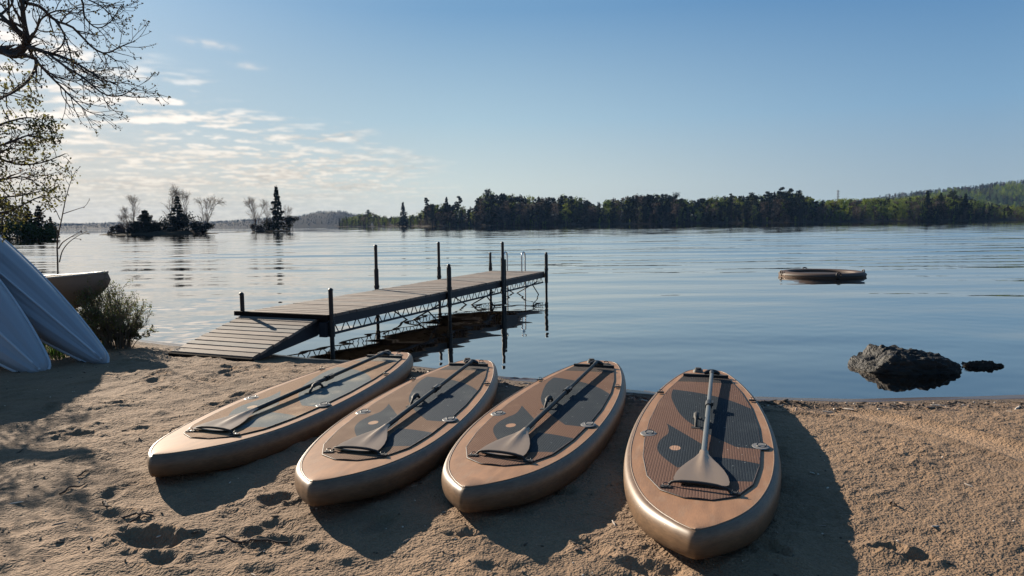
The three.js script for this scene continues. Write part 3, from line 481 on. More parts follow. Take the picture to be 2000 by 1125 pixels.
// ------------------------------------------------------------------ kayaks, canoe and their rack at the left
const kayakPlan = (x, e, sharp) => (0.15 + 0.85 * Math.pow(Math.max(0, 1 - Math.pow(1 - e, 1.8)), sharp)) * Math.sqrt(Math.min(1, e / 0.03));
function loftHull(L, halfW, keel, sec, sharp = 0.8) {      // a hull along x (0 = tip in view); its keel side is +y, open rim at y = 0
  const n = 60, K = 52, P = [], U = [], I = [];
  for (let i = 0; i <= n; i++) {
    const x = (0.5 - 0.5 * Math.cos(i / n * Math.PI)) * L, e = Math.min(x, L - x) / (L / 2), w = halfW * kayakPlan(x, e, sharp), d = keel(x, e);
    for (let k = 0; k <= K; k++) { const q = k / K * 2 - 1, [sy, sz] = sec(q); P.push(x, d * sy, w * sz); U.push(x, k / K); if (i < n && k < K) { const a = i * (K + 1) + k, b = a + K + 1; I.push(a, a + 1, b, b, a + 1, b + 1); } }
  }
  const g = new THREE.BufferGeometry(); g.setAttribute('position', new THREE.Float32BufferAttribute(P, 3)); g.setAttribute('uv', new THREE.Float32BufferAttribute(U, 2)); g.setIndex(I); return smoothNormals(g);
}
const mKayak = [new THREE.MeshStandardMaterial({ color: rgb(0.25, 0.265, 0.3), roughness: 0.42, side: THREE.DoubleSide }), new THREE.MeshStandardMaterial({ color: rgb(0.27, 0.285, 0.32), roughness: 0.42, side: THREE.DoubleSide })];
const mKayakRim = std(0.42, 0.44, 0.48, 0.4);
function kayakSection(q) {           // chined, with a keel ridge and side grooves
  const a = Math.abs(q), z = Math.sign(q) * (a < 0.78 ? a / 0.78 * 0.86 : 0.86 + (a - 0.78) / 0.22 * 0.14);
  let y = Math.pow(Math.max(0, 1 - Math.pow(a, 3.6)), 0.7) * (1 - 0.12 * a);
  y += 0.07 * Math.exp(-((q / 0.07) ** 2)) - 0.045 * Math.exp(-(((a - 0.28) / 0.06) ** 2)) + 0.04 * Math.exp(-(((a - 0.5) / 0.06) ** 2)); return [y, z];
}
function makeKayak(tip, axis, normal, L, mat, label, wide = 0.33) {
  const k = thing('kayak', label, 'kayak', [tip.x, tip.y, tip.z], 0, 'pale blue kayaks tipped up at the left'), ex = axis.clone().normalize(), ez = ex.clone().cross(normal).normalize(), ey = ez.clone().cross(ex).normalize();
  k.quaternion.setFromRotationMatrix(new THREE.Matrix4().makeBasis(ex, ey, ez));
  part('hull', loftHull(L, wide, (x, e) => (0.09 + 0.18 * Math.pow(e, 0.8)) * Math.sqrt(Math.min(1, e / 0.02)), kayakSection, 0.86), mat, k);
  part('deck', (() => { const g = loftHull(L, wide - 0.002, (x, e) => -(0.02 + 0.1 * e), (q) => [1 - q * q, q], 0.86); return g; })(), mat, k);
  for (const s of [-1, 1]) { const pts = []; for (let i = 0; i <= 40; i++) { const x = 0.004 + Math.pow(i / 40, 1.5) * (L - 0.01), e = Math.min(x, L - x) / (L / 2); pts.push(V(x, 0.004, s * (wide + 0.002) * kayakPlan(x, e, 0.86))); } part('rim', limbGeo(pts, pts.map(() => 0.016), 6), mKayakRim, k); }
  part('carry_toggle', rod(V(0.05, 0.0, -0.085), V(0.2, 0.02, -0.125), 0.014), mGrip, k);
  const keel = []; for (let i = 0; i <= 30; i++) { const x = 0.03 + i / 30 * (L - 0.06), e = Math.min(x, L - x) / (L / 2); keel.push(V(x, (0.09 + 0.18 * Math.pow(e, 0.8)) * Math.sqrt(Math.min(1, e / 0.02)) * 1.06, 0)); } part('keel_strip', limbGeo(keel, keel.map(() => 0.011), 6), mKayakRim, k);
}
makeKayak(V(-3.93, 0.10, -6.84), V(-1.0, 0.6, -0.4), V(0.36, 0.5, 0.8), 4.8, mKayak[0], 'pale blue kayak tipped up with its hull out, the one reaching further right');
makeKayak(V(-4.27, 0.085, -6.46), V(-1.0, 0.66, -0.4), V(0.3, 0.45, 0.85), 4.8, mKayak[1], 'pale blue kayak tipped up with its hull out, lower left at the frame edge', 0.42);
const mCanoe = new THREE.MeshStandardMaterial({ color: rgb(0.17, 0.125, 0.095), roughness: 0.45, side: THREE.DoubleSide }), mCanoeRim = std(0.3, 0.28, 0.25, 0.5);
{
  const c = thing('canoe', 'dark brown canoe whose end juts out behind the pale kayaks', 'canoe', [-4.42, 0.5, -8.05], Math.PI + 0.13);
  const L = 4.6, n = 60, K = 20, P = [], I = [], sheer = (x) => 0.36 + 0.07 * Math.pow(Math.abs(x / L * 2 - 1), 3), rims = [[], []];
  for (let i = 0; i <= n; i++) {
    const f = i / n, e = 1 - Math.abs(f * 2 - 1), w = 0.42 * Math.pow(1 - (1 - e) ** 2, 0.75);
    for (let k = 0; k <= K; k++) {
      const q = k / K * 2 - 1, a = Math.abs(q), y = Math.pow(a, 2.2) * sheer(f * L), hh = Math.pow(a, 2.2), round = 0.52 * Math.pow(1 - hh, 1.7) + 0.11 * Math.pow(hh, 5);
      const x = lerp(round * (1 - a * 0.2) + 0.03, L - round * (1 - a * 0.2) - 0.03, f);
      P.push(x, y, Math.sign(q) * w * Math.pow(a, 0.55)); if (k === 0) rims[0].push(V(x, y, -w)); if (k === K) rims[1].push(V(x, y, w));
      if (i < n && k < K) { const p = i * (K + 1) + k, r = p + K + 1; I.push(p, p + 1, r, r, p + 1, r + 1); }
    }
  }
  const g = new THREE.BufferGeometry(); g.setAttribute('position', new THREE.Float32BufferAttribute(P, 3)); g.setIndex(I); part('hull', smoothNormals(g), mCanoe, c);
  for (const r of rims) part('gunwale', limbGeo(r, r.map(() => 0.013), 6), mCanoeRim, c);
}
{
  const k = thing('boat_rack', 'weathered timber rack that the canoe and kayaks rest on', 'rack', [-6.2, 0, -7.7]);
  for (const x of [0.7, -1.6]) { for (const z of [-0.75, 0.1]) part('post', box(0.09, 0.62, 0.09, x, 0.3, z), mDarkWood, k); part('cross_rail', box(0.09, 0.08, 1.15, x, 0.45, -0.32), mDarkWood, k); }
  part('leaning_rail', box(3.2, 0.09, 0.09, -0.6, 1.72, 0.62), mDarkWood, k); for (const x of [-0.3, -2.0]) part('tall_post', box(0.1, 1.8, 0.1, x, 0.86, 0.52), mDarkWood, k);
}

// ------------------------------------------------------------------ bushes, grass and the near trees
const mBark = std(0.035, 0.028, 0.025, 0.9), mTwig = std(0.045, 0.034, 0.029, 0.9);
const leafMat = (r, g, b) => new THREE.MeshPhysicalMaterial({ color: rgb(r, g, b), roughness: 0.95, transmission: 0.45, thickness: 0, specularIntensity: 0.25, side: THREE.DoubleSide });
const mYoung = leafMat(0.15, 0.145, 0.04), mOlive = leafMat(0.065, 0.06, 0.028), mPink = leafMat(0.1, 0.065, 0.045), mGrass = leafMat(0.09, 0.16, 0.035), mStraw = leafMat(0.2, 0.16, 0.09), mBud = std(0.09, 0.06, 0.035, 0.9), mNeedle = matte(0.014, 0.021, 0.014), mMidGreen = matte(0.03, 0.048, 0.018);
// grows side shoots from a path; collects tubes and shoot ends
function grow(pts, r0, r1, level, opt, out) {
  const n = pts.length, radii = pts.map((_, i) => lerp(r0, r1, i / (n - 1))); out.tubes.push([level, limbGeo(pts, radii, level === 0 ? 8 : level === 1 ? 5 : 3)]);
  if (level >= opt.levels) { out.ends.push(pts[n - 1]); if (n > 2) out.mids.push(pts[Math.floor(n / 2)]); return; }
  const len = pts.reduce((s, p, i) => (i ? s + p.distanceTo(pts[i - 1]) : 0), 0), count = Math.round(len * opt.per[level]);
  for (let c = 0; c < count; c++) {
    const f = lerp(opt.from[level] ?? 0.15, 1, Math.pow((c + rnd()) / count, 0.85)), k = Math.min(n - 2, Math.floor(f * (n - 1))), p = pts[k].clone().lerp(pts[k + 1], f * (n - 1) - k), t = pts[k + 1].clone().sub(pts[k]).normalize();
    const side = V(rnd() - 0.5, rnd() - 0.5, rnd() - 0.5).cross(t).normalize(), d = t.clone().multiplyScalar(opt.along ?? 0.75).addScaledVector(side, rr(0.5, 1)).add(opt.bias ?? V(0, 0, 0)).normalize();
    const l = opt.len[level] * rr(0.5, 1.25) * (1 - f * 0.35), q = [p], m = opt.seg ?? 4; let w = p.clone();
    for (let i = 1; i <= m; i++) { d.add(V(rr(-1, 1), rr(-1, 1), rr(-1, 1)).multiplyScalar(opt.wander ?? 0.22)).add((opt.curl ?? V(0, 0, 0)).clone().multiplyScalar(1 / m)).normalize(); w = w.clone().addScaledVector(d, l / m); q.push(w); }
    grow(q, Math.max(lerp(r0, r1, f) * 0.62, opt.min ?? 0.002), opt.min ?? 0.002, level + 1, opt, out);
  }
  out.ends.push(pts[n - 1]);
}
const smoothPath = (pts, n = 14) => new THREE.CatmullRomCurve3(pts, false, 'centripetal').getPoints(n);
const mergeLevels = (out, lo, hi) => mergeGeometries(out.tubes.filter(([l]) => l >= lo && l <= hi).map(([, g]) => g));
function spread(points, each, radius, s0, s1) { const o = []; for (const p of points) for (let i = 0; i < each; i++) o.push([p.x + rr(-1, 1) * radius, p.y + rr(-1, 1) * radius, p.z + rr(-1, 1) * radius, rr(s0, s1)]); return o; }
const stuff = (m) => { m.userData.kind = 'stuff'; return m; };
function world(list, depth, wobble = 0) { return list.map(([u, v, dz = 0]) => at(u, v, depth + dz + rr(-wobble, wobble))); }
{
  seed(21);
  // the bare tree: its trunk stands past the frame's left edge and its boughs reach in
  const t = thing('budding_tree', 'bare tree with fine dark budding branches arching in at the upper left', 'tree', [-6.5, 0.1, -7.4]), trunk = smoothPath([V(0, -0.1, 0), V(0.05, 1.2, 0.05), V(0.0, 2.4, 0.2), V(-0.1, 4.2, 0.4), V(0.0, 6.0, 0.4)], 12);
  part('trunk', limbGeo(trunk, trunk.map((_, i) => 0.15 - i * 0.008), 10), mBark, t);
  const off = V(6.5, -0.1, 7.4), D = 6.5;
  const boughs = [
    [[[-140, 150, 0.6], [-60, 92], [0, 98], [30, 108], [56, 84]], 0.04, 0.026], [[[56, 84], [48, 50], [44, 10], [58, -50, 0.3], [70, -130, 0.5]], 0.025, 0.012], [[[56, 84], [30, 58], [2, 30], [-40, -10, 0.3]], 0.02, 0.013],
    [[[54, 92], [82, 100, -0.2], [112, 108, -0.2], [150, 124, -0.3], [192, 150, -0.3], [228, 166, -0.2]], 0.018, 0.004], [[[50, 6], [80, 14, 0.2], [108, 40, 0.2], [140, 52, 0.3], [180, 92, 0.4], [206, 104, 0.4], [238, 90, 0.4], [264, 80, 0.4]], 0.016, 0.004],
    [[[108, 40, 0.2], [126, 70, 0.1], [120, 90, 0], [96, 104, -0.2], [80, 100, -0.3]], 0.009, 0.004], [[[58, 98], [70, 118, 0.3], [96, 146, 0.4], [122, 172, 0.5], [148, 198, 0.5], [172, 218, 0.6], [202, 226, 0.6]], 0.014, 0.003],
    [[[72, 118, 0.2], [66, 140], [48, 164, -0.2], [14, 186, -0.3], [-30, 200, -0.3]], 0.014, 0.01], [[[96, 106, -0.2], [128, 130, -0.4], [160, 150, -0.5], [204, 184, -0.5], [238, 186, -0.6], [263, 172, -0.6]], 0.011, 0.003],
    [[[130, -40, 0.3], [160, 0, 0.3], [166, 34, 0.3], [188, 54, 0.3], [214, 44, 0.4], [236, 12, 0.4]], 0.011, 0.003], [[[58, -50, 0.3], [100, -30, 0.3], [150, -10, 0.2], [200, 14, 0.2], [226, 40, 0.2]], 0.013, 0.003], [[[126, 70, 0.1], [136, 100, 0], [142, 124, 0], [160, 140, 0.1], [190, 138, 0.1]], 0.007, 0.003],
    [[[56, 84], [70, 60, -0.3], [84, 34, -0.5], [120, 20, -0.6], [156, 28, -0.6]], 0.012, 0.003], [[[206, 104, 0.4], [226, 118, 0.3], [246, 122, 0.3]], 0.005, 0.0025], [[[0, 30, 0.1], [24, 6, 0.2], [20, -30, 0.3]], 0.012, 0.006], [[[70, 118, 0.3], [110, 150, 0.1], [150, 158, 0], [172, 148, 0], [194, 130, 0]], 0.007, 0.0025]];
  const out = { tubes: [], ends: [], mids: [] }, opt = { levels: 2, per: [14, 11], from: [0.08, 0.1], len: [0.34, 0.13], along: 0.9, wander: 0.3, min: 0.0021, seg: 4, curl: V(0.25, 0.05, 0) };
  for (const [b, r0, r1] of boughs) { const p = smoothPath(world(b, D, 0.06), 16).map((q) => q.add(off)); grow(p, r0, r1, 0, opt, out); }
  part('limb', mergeLevels(out, 0, 0), mBark, t); stuff(part('twigs', mergeLevels(out, 1, 2), mTwig, t));
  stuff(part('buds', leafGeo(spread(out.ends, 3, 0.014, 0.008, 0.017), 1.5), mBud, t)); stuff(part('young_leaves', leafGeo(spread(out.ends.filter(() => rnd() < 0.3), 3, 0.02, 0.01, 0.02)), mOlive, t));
}
{
  seed(22);
  // the leafing tree: stems rise past the left edge
  const t = thing('leafing_tree', 'young tree with small yellow-green leaves crowding the left edge of the view', 'tree', [-4.75, 0.15, -4.9]), off = V(4.75, -0.15, 4.9), D = 4.7;
  const trunk = smoothPath([V(0, -0.1, 0), V(-0.05, 1, 0), V(0.05, 1.7, 0.1), V(0.1, 2.5, 0.1)], 10); part('trunk', limbGeo(trunk, trunk.map((_, i) => 0.07 - i * 0.004), 8), mBark, t);
  const out = { tubes: [], ends: [], mids: [] }, opt = { levels: 2, per: [16, 16], from: [0.15, 0.15], len: [0.2, 0.09], along: 0.7, wander: 0.3, min: 0.0018, seg: 4 };
  const boughs = [[[-100, 260], [-50, 230], [-10, 200], [25, 180], [48, 165]], [[-100, 280], [-40, 260], [10, 240], [50, 230], [80, 234]], [[-100, 300], [-30, 300], [30, 320], [80, 318], [128, 300]], [[-100, 320], [-30, 290], [15, 280], [55, 264], [82, 262]], [[-90, 360], [-30, 350], [10, 350], [40, 345], [66, 352]], [[-80, 400], [-30, 390], [10, 385], [50, 380], [86, 372]], [[-80, 440], [-20, 420], [20, 412], [60, 392], [88, 380]], [[-100, 360], [-40, 330], [-5, 300], [25, 290], [50, 298]]];
  const green = [], pink = [];
  boughs.forEach((b, i) => { const o = { tubes: [], ends: [], mids: [] }; grow(smoothPath(world(b, D, 0.14), 12).map((q) => q.add(off)), 0.011, 0.0025, 0, opt, o); out.tubes.push(...o.tubes); (i === 4 || i === 7 ? pink : green).push(...o.ends, ...o.mids); });
  const side = []; for (const w of [[[-4.75, 0.9, -4.9], [-4.9, 1.3, -5.8], [-5.4, 1.55, -7.0], [-5.9, 1.6, -8.0]], [[-4.75, 0.8, -4.9], [-4.6, 1.2, -5.3], [-4.8, 1.6, -6.2], [-5.2, 1.75, -6.9]]]) { const o = { tubes: [], ends: [], mids: [] }; grow(smoothPath(w.map((q) => V(...q)), 14).map((q) => q.add(off)), 0.02, 0.006, 0, { ...opt, per: [9, 10], len: [0.4, 0.15] }, o); out.tubes.push(...o.tubes); side.push(...o.ends, ...o.mids); }
  stuff(part('side_leaves', leafGeo(spread(side, 4, 0.06, 0.014, 0.03)), mOlive, t));
  part('limb', mergeLevels(out, 0, 0), mBark, t); stuff(part('twigs', mergeLevels(out, 1, 2), mTwig, t));
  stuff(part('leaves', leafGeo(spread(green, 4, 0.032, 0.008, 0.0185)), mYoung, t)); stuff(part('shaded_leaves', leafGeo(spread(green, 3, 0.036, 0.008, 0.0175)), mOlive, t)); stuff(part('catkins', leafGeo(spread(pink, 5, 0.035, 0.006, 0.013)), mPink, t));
}
{
  seed(23);
  const base = at(113, 560, 9.4), t = thing('sapling', 'thin bare sapling standing behind the pale kayaks', 'sapling', [base.x, base.y - 0.35, base.z]), off = V(-base.x, -base.y + 0.35, -base.z);
  const out = { tubes: [], ends: [], mids: [] }, opt = { levels: 1, per: [3.2, 3], from: [0.25, 0.2], len: [0.16, 0.1], along: 1.0, wander: 0.2, min: 0.0028, seg: 4 };
  for (const [b, r0, r1] of [[[[113, 640], [113, 525], [112, 470], [120, 430], [128, 390], [138, 355], [149, 332]], 0.012, 0.003], [[[114, 486], [122, 474], [140, 462], [158, 452]], 0.009, 0.003], [[[116, 512], [122, 490], [134, 474], [150, 462], [168, 453]], 0.008, 0.003], [[[118, 430], [104, 405], [92, 408], [84, 416]], 0.005, 0.003], [[[122, 418], [140, 412], [152, 408], [165, 404]], 0.006, 0.003], [[[126, 395], [112, 390], [100, 372], [118, 360]], 0.004, 0.002]]) grow(smoothPath(world(b, 9.4), 14).map((q) => q.add(off)), r0, r1, 0, opt, out);
  part('stem', mergeLevels(out, 0, 0), mTwig, t); stuff(part('twigs', mergeLevels(out, 1, 1), mTwig, t)); stuff(part('buds', leafGeo(spread(out.ends, 3, 0.012, 0.01, 0.018)), mBud, t));
}
const mBushLeaf = leafMat(0.125, 0.145, 0.05), mBushStem = std(0.12, 0.095, 0.07, 0.9);
function bush(name, label, pos, stems, height, lean, mStem, leaves, cat = 'bush', reach = 0.4) {
  const t = thing(name, label, cat, pos), out = { tubes: [], ends: [], mids: [] }, opt = { levels: 2, per: [9 / height, 14], from: [0.3, 0.2], len: [height * 0.3, height * 0.14], along: 1.1, wander: 0.22, min: 0.0022, seg: 3 };
  for (let i = 0; i < stems; i++) { const a = rr(0, 6.28), r = Math.sqrt(rnd()), h = height * rr(0.6, 1.05) * (1 - r * 0.3); grow(smoothPath([V(Math.cos(a) * r * reach * 0.35, -0.04, Math.sin(a) * r * reach * 0.35), V(Math.cos(a) * r * reach * 0.7 + lean * 0.4 * h, h * 0.5, Math.sin(a) * r * reach * 0.6), V(Math.cos(a) * r * reach * 1.2 + lean * h, h, Math.sin(a) * r * reach)], 7), 0.0055, 0.0024, 0, opt, out); }
  part('stems', mergeLevels(out, 0, 2), mStem, t); for (const [m, each, s0, s1, nm] of leaves) stuff(part(nm, leafGeo(spread(out.ends.concat(out.mids), each, height * 0.035, s0, s1), 2.2), m, t)); return t;
}
seed(24);
{ const p = at(228, 668, 8.0); bush('shore_bush', 'twiggy olive bush at the water edge beside the kayak tips', [p.x, 0.06, p.z], 60, 0.72, -0.14, mBushStem, [[mBushLeaf, 3, 0.007, 0.014, 'leaves'], [mStraw, 1, 0.006, 0.012, 'dry_leaves']], 'bush', 0.32); }
{ const p = at(236, 668, 8.1); bush('shore_shrub', 'low dense olive shrub at the foot of the taller twiggy bush', [p.x, 0.05, p.z], 34, 0.34, 0.1, mBushStem, [[mOlive, 4, 0.008, 0.015, 'leaves'], [mBushLeaf, 2, 0.008, 0.014, 'light_leaves']], 'bush', 0.3); }
{
  const blades = []; seed(25); const c = at(118, 672, 7.5);
  for (let i = 0; i < 520; i++) { const x = c.x + rr(-0.42, 0.3), z = c.z + rr(-0.35, 0.3), h = rr(0.08, 0.26), a = rr(0, 6.28), l = rr(0.02, 0.1), y = baseGround(x, z) - 0.01, w = 0.0035; const p0 = V(x, y, z), p1 = V(x + Math.cos(a) * l * 0.3, y + h * 0.6, z + Math.sin(a) * l * 0.3), p2 = V(x + Math.cos(a) * l, y + h, z + Math.sin(a) * l), s = V(-Math.sin(a) * w, 0, Math.cos(a) * w); blades.push([p0, p1, p2, s]); }
  const P = []; for (const [a, b, d, s] of blades) for (const q of [a.clone().sub(s), a.clone().add(s), b.clone().add(s), a.clone().sub(s), b.clone().add(s), b.clone().sub(s), b.clone().sub(s), b.clone().add(s), d]) P.push(q.x, q.y, q.z);
  const g = new THREE.BufferGeometry(); g.setAttribute('position', new THREE.Float32BufferAttribute(P, 3)); const m = stuff(part('grass', smoothNormals(g), mGrass, scene)); m.userData.label = 'green grass growing between the two kayak tips';
}

// ------------------------------------------------------------------ twigs and crumbs on the sand
{
  seed(26);
  const mStick = std(0.06, 0.042, 0.032, 0.9);
  const sticks = [[238, 1020, 305, 1018, 'crossed dry twig on the sand left of the boards, longer piece'], [250, 1032, 300, 1012, 'crossed dry twig on the sand left of the boards, shorter piece'], [150, 935, 172, 925, 'bent dry twig left of the crossed twigs'], [330, 848, 350, 838, 'small dark twig near the leftmost board, on its shore side'], [420, 1065, 560, 1058, 'long dark twig in the front sand below the second board'], [200, 985, 215, 1002, 'short curved twig beside the leftmost board shadow'], [1735, 985, 1752, 992, 'small dark twig on the open sand right of the boards'], [120, 972, 168, 948, 'pale forked twig at the far left front']];
  for (const [u, v, u2, v2, label] of sticks) {
    const a = onLevel(u, v, 0.12), b = onLevel(u2, v2, 0.12), pts = []; for (let i = 0; i <= 8; i++) { const p = a.clone().lerp(b, i / 8); p.x += rr(-0.006, 0.006); p.z += rr(-0.01, 0.01); p.y = ground(p.x, p.z) + 0.006 + Math.sin(i / 8 * 3.14) * 0.006; pts.push(p); }
    const t = thing('twig', label, 'twig', [a.x, ground(a.x, a.z), a.z]), off = t.position.clone().negate(); part('stick', limbGeo(pts.map((p) => p.clone().add(off)), pts.map((_, i) => 0.0055 - i * 0.0003), 6), mStick, t);
    const m = pts[4].clone(), q = m.clone().add(V(rr(-0.05, 0.05), 0.012, rr(-0.05, 0.05))); part('side_shoot', rod(m.add(off), q.add(off), 0.003, 0.0015, 5), mStick, t);
  }
  const g = new THREE.IcosahedronGeometry(1, 0), n = 2600, im = new THREE.InstancedMesh(g, std(1, 1, 1, 0.9), n), M = new THREE.Matrix4(), q = new THREE.Quaternion();
  for (let i = 0; i < n; i++) {
    let x, z; if (i < 1500) { x = rr(-5, 4.8); z = rr(-7.6, -1.7); } else { x = rr(-1, 6); z = shoreZ(x) + 0.42 + (rnd() - 0.5) * 0.3; }
    if (inland(x, z) < 0.12) { x = rr(-3, 3); z = rr(-3, -2); }
    const long = rnd() < 0.3, s = i < 1500 ? rr(0.002, 0.0065) : rr(0.003, 0.012); q.setFromEuler(new THREE.Euler(rr(-0.3, 0.3), rr(0, 6), rr(-0.3, 0.3))); M.compose(V(x, ground(x, z) + s * 0.4, z), q, V(long ? s * rr(2, 7) : s, s * 0.7, s)); im.setMatrixAt(i, M);
    const d = rnd(); im.setColorAt(i, d < 0.6 ? rgb(0.07, 0.05, 0.035) : d < 0.85 ? rgb(0.25, 0.17, 0.12) : rgb(0.5, 0.42, 0.34));
  }
  im.name = 'sand_debris'; stuff(shade(im)); im.userData.label = 'bits of bark, weed and grit scattered on the sand'; scene.add(im);
}

// ------------------------------------------------------------------ far trees: crowns as many leaf faces on a trunk
function spruceCrown(h, r, n, sd) {       // whorls of drooping boughs, uneven in length
  seed(sd); const o = [], lay = Math.round(9 + Math.sqrt(h) * 1.6), per = n / lay;
  for (let k = 0; k < lay; k++) {
    const f = (k + 0.3) / lay, rad = (r * Math.pow(1 - f, 0.9) + r * 0.06) * rr(0.7, 1.15), nb = 6, a0 = rr(0, 6.28), arms = []; for (let b = 0; b < nb; b++) arms.push([a0 + b / nb * 6.28 + rr(-0.4, 0.4), rad * rr(0.5, 1.1)]);
    for (let i = 0; i < per * (1.5 - f); i++) { const [a, l] = arms[Math.floor(rnd() * nb)], q = Math.sqrt(rnd()); o.push([Math.cos(a) * l * q + rr(-1, 1) * rad * 0.16, h * (0.07 + 0.92 * f) - l * q * 0.3 + rr(-0.5, 0.6) * h / lay * 0.5, Math.sin(a) * l * q + rr(-1, 1) * rad * 0.16, h * rr(0.02, 0.046)]); }
  }
  for (let i = 0; i < 10; i++) o.push([0, h * (0.9 + i * 0.011), 0, h * 0.016]); return leafGeo(o, 2);
}
function clumpCrown(h, lo, r, clumps, n, sd, s0, s1, flat = 0.6) { seed(sd); const c = []; for (let i = 0; i < clumps; i++) { const f = lo + (1 - lo) * Math.pow((i + rnd()) / clumps, 0.8), a = rr(0, 6.28), q = r * Math.sin(Math.min(1, (1 - f) / (1 - lo) * 1.1 + 0.18) * Math.PI * 0.62) * rr(0.2, 0.85); c.push([Math.cos(a) * q, h * f - r * 0.2, Math.sin(a) * q, r * rr(0.24, 0.5)]); } const o = []; for (let i = 0; i < n; i++) { const k = c[Math.floor(rnd() * clumps)], a = rr(0, 6.28), b = Math.acos(rr(-1, 1)), q = k[3] * Math.pow(rnd(), 0.4); o.push([k[0] + Math.cos(a) * Math.sin(b) * q, k[1] + Math.cos(b) * q * flat, k[2] + Math.sin(a) * Math.sin(b) * q, h * rr(s0, s1)]); } return leafGeo(o, 1.5); }
const trunkGeo = (h, r, top = 0.8) => { const g = new THREE.CylinderGeometry(r * 0.3, r, h * top, 6, 1, true); g.translate(0, h * top / 2 - 0.3, 0); return g; };
function bareTree(h, sd, spreadOut = 0.5, stems = 3, lean = 0) {
  seed(sd); const out = { tubes: [], ends: [], mids: [] }, opt = { levels: 2, per: [19 / h, 28 / h], from: [0.18, 0.15], len: [h * 0.3, h * 0.14], along: 0.95, wander: 0.2, min: h * 0.0017, seg: 4, bias: V(0, 0.1, 0) };
  for (let i = 0; i < stems; i++) { const a = rr(0, 6.28), w = spreadOut * rr(0.35, 1) * (stems > 1 ? 1 : 0.15); grow(smoothPath([V(0, -0.2, 0), V(Math.cos(a) * w * h * 0.15 + lean * h * 0.2, h * 0.4, Math.sin(a) * w * h * 0.15), V(Math.cos(a) * w * h * 0.42 + lean * h * 0.5, h * rr(0.75, 0.9), Math.sin(a) * w * h * 0.4), V(Math.cos(a) * w * h * 0.55 + lean * h * 0.75, h * rr(0.93, 1), Math.sin(a) * w * h * 0.5)], 10), h * 0.008, h * 0.002, 0, opt, out); }
  return out;
}
const mFarTrunk = matte(0.05, 0.042, 0.038), mBareGrey = matte(0.065, 0.05, 0.042), mLandDark = matte(0.035, 0.03, 0.02);
const mSpruce = matte(0.012, 0.018, 0.013), mPine = matte(0.016, 0.022, 0.013), mSpring = new THREE.MeshStandardMaterial({ color: rgb(0.07, 0.085, 0.022), roughness: 0.95 });
function farTree(kind, name, label, u, base, top, depth, sd, group, width = 1) {
  const b = onLevel(u, base, 0); const s = depth / -b.z, g0 = at(u, base, depth), tp = at(u, top, depth), h = tp.y - g0.y, t = thing(name, label, 'tree', [g0.x, Math.max(g0.y, -0.3), g0.z], 0, group);
  if (kind === 'bare') { const o = bareTree(h * 0.86, sd, 0.55 * width, width > 1.2 ? 5 : 3, width < 0.8 ? -0.12 : 0.02); part('trunk', mergeLevels(o, 0, 0), mFarTrunk, t); stuff(part('twigs', mergeLevels(o, 1, 2), mBareGrey, t)); stuff(part('buds', leafGeo(spread(o.ends.concat(o.mids), 1, h * 0.02, h * 0.006, h * 0.012)), mPink, t)); return t; }
  part('trunk', trunkGeo(h, h * 0.017, kind === 'pine' ? 0.9 : 0.85), mFarTrunk, t);
  if (kind === 'spruce') part('crown', spruceCrown(h, h * 0.26 * width, Math.round(900 + 500 * width * width), sd), mSpruce, t);
  if (kind === 'pine') part('crown', clumpCrown(h, 0.5, h * 0.2 * width, 11, 900, sd, 0.016, 0.034, 0.55), mPine, t);
  if (kind === 'broad') part('crown', clumpCrown(h, 0.15, h * 0.36 * width, 16, 1500, sd, 0.02, 0.04, 0.9), mMidGreen, t);
  return t;
}
function land(name, x0, x1, depth, h, wide, sd, mat = mLandDark) {    // a low tongue of ground with ragged edges
  const n = 90, k = 14, P = [], I = []; for (let i = 0; i <= n; i++) for (let j = 0; j <= k; j++) { const f = i / n, q = j / k, e = Math.pow(Math.sin(f * Math.PI), 0.45), x = lerp(x0, x1, f), z = -depth - (q - 0.5) * wide * e; P.push(x, (h * (0.5 + 0.5 * nz(x * 0.11, sd) + 0.35 * nz(x * 0.6, z * 0.5, sd)) + 0.12) * Math.pow(Math.sin(q * Math.PI), 0.6) * e - 0.25, z); if (i < n && j < k) { const a = i * (k + 1) + j, b = a + k + 1; I.push(a, b, a + 1, a + 1, b, b + 1); } }
  const g = new THREE.BufferGeometry(); g.setAttribute('position', new THREE.Float32BufferAttribute(P, 3)); g.setIndex(I); smoothNormals(g); return structure(name, g, mat);
}
land('island_ground', at(196, 458, 152).x, at(432, 456, 152).x, 152, 1.5, 16, 1.2);
land('reef_strip', at(420, 455, 190).x, at(510, 452, 190).x, 190, 0.35, 5, 2.2);
land('islet_ground', at(480, 452, 190).x, at(590, 450, 190).x, 190, 0.9, 10, 4.2);
const shrubs = (list, depth, prefix, mat, hk = 1) => list.forEach(([u, base, top, w, label, m], i) => { const g0 = at(u, base, depth), h = (at(u, top, depth).y - g0.y), rw = w * depth / F / 2; const t = thing('island_shrub', label, 'shrub', [g0.x, Math.max(-0.2, g0.y), g0.z]); seed(700 + i + Math.round(u)); const o = [], c = []; for (let k = 0; k < 12; k++) c.push([rr(-1, 1) * rw * 0.75, h * rr(0.15, 0.82), rr(-1, 1) * rw * 0.5, Math.min(h, rw) * rr(0.3, 0.5)]); for (let k = 0; k < 1100; k++) { const p = c[k % 12], a = rr(0, 6.28), b = Math.acos(rr(-1, 1)), q = p[3] * Math.pow(rnd(), 0.4); o.push([p[0] + Math.cos(a) * Math.sin(b) * q, Math.max(0, p[1] + Math.cos(b) * q), p[2] + Math.sin(a) * Math.sin(b) * q, rr(0.12, 0.3)]); } part('trunk', trunkGeo(h * 0.7, 0.06), mFarTrunk, t); part('crown', leafGeo(o), m ?? mat, t); });
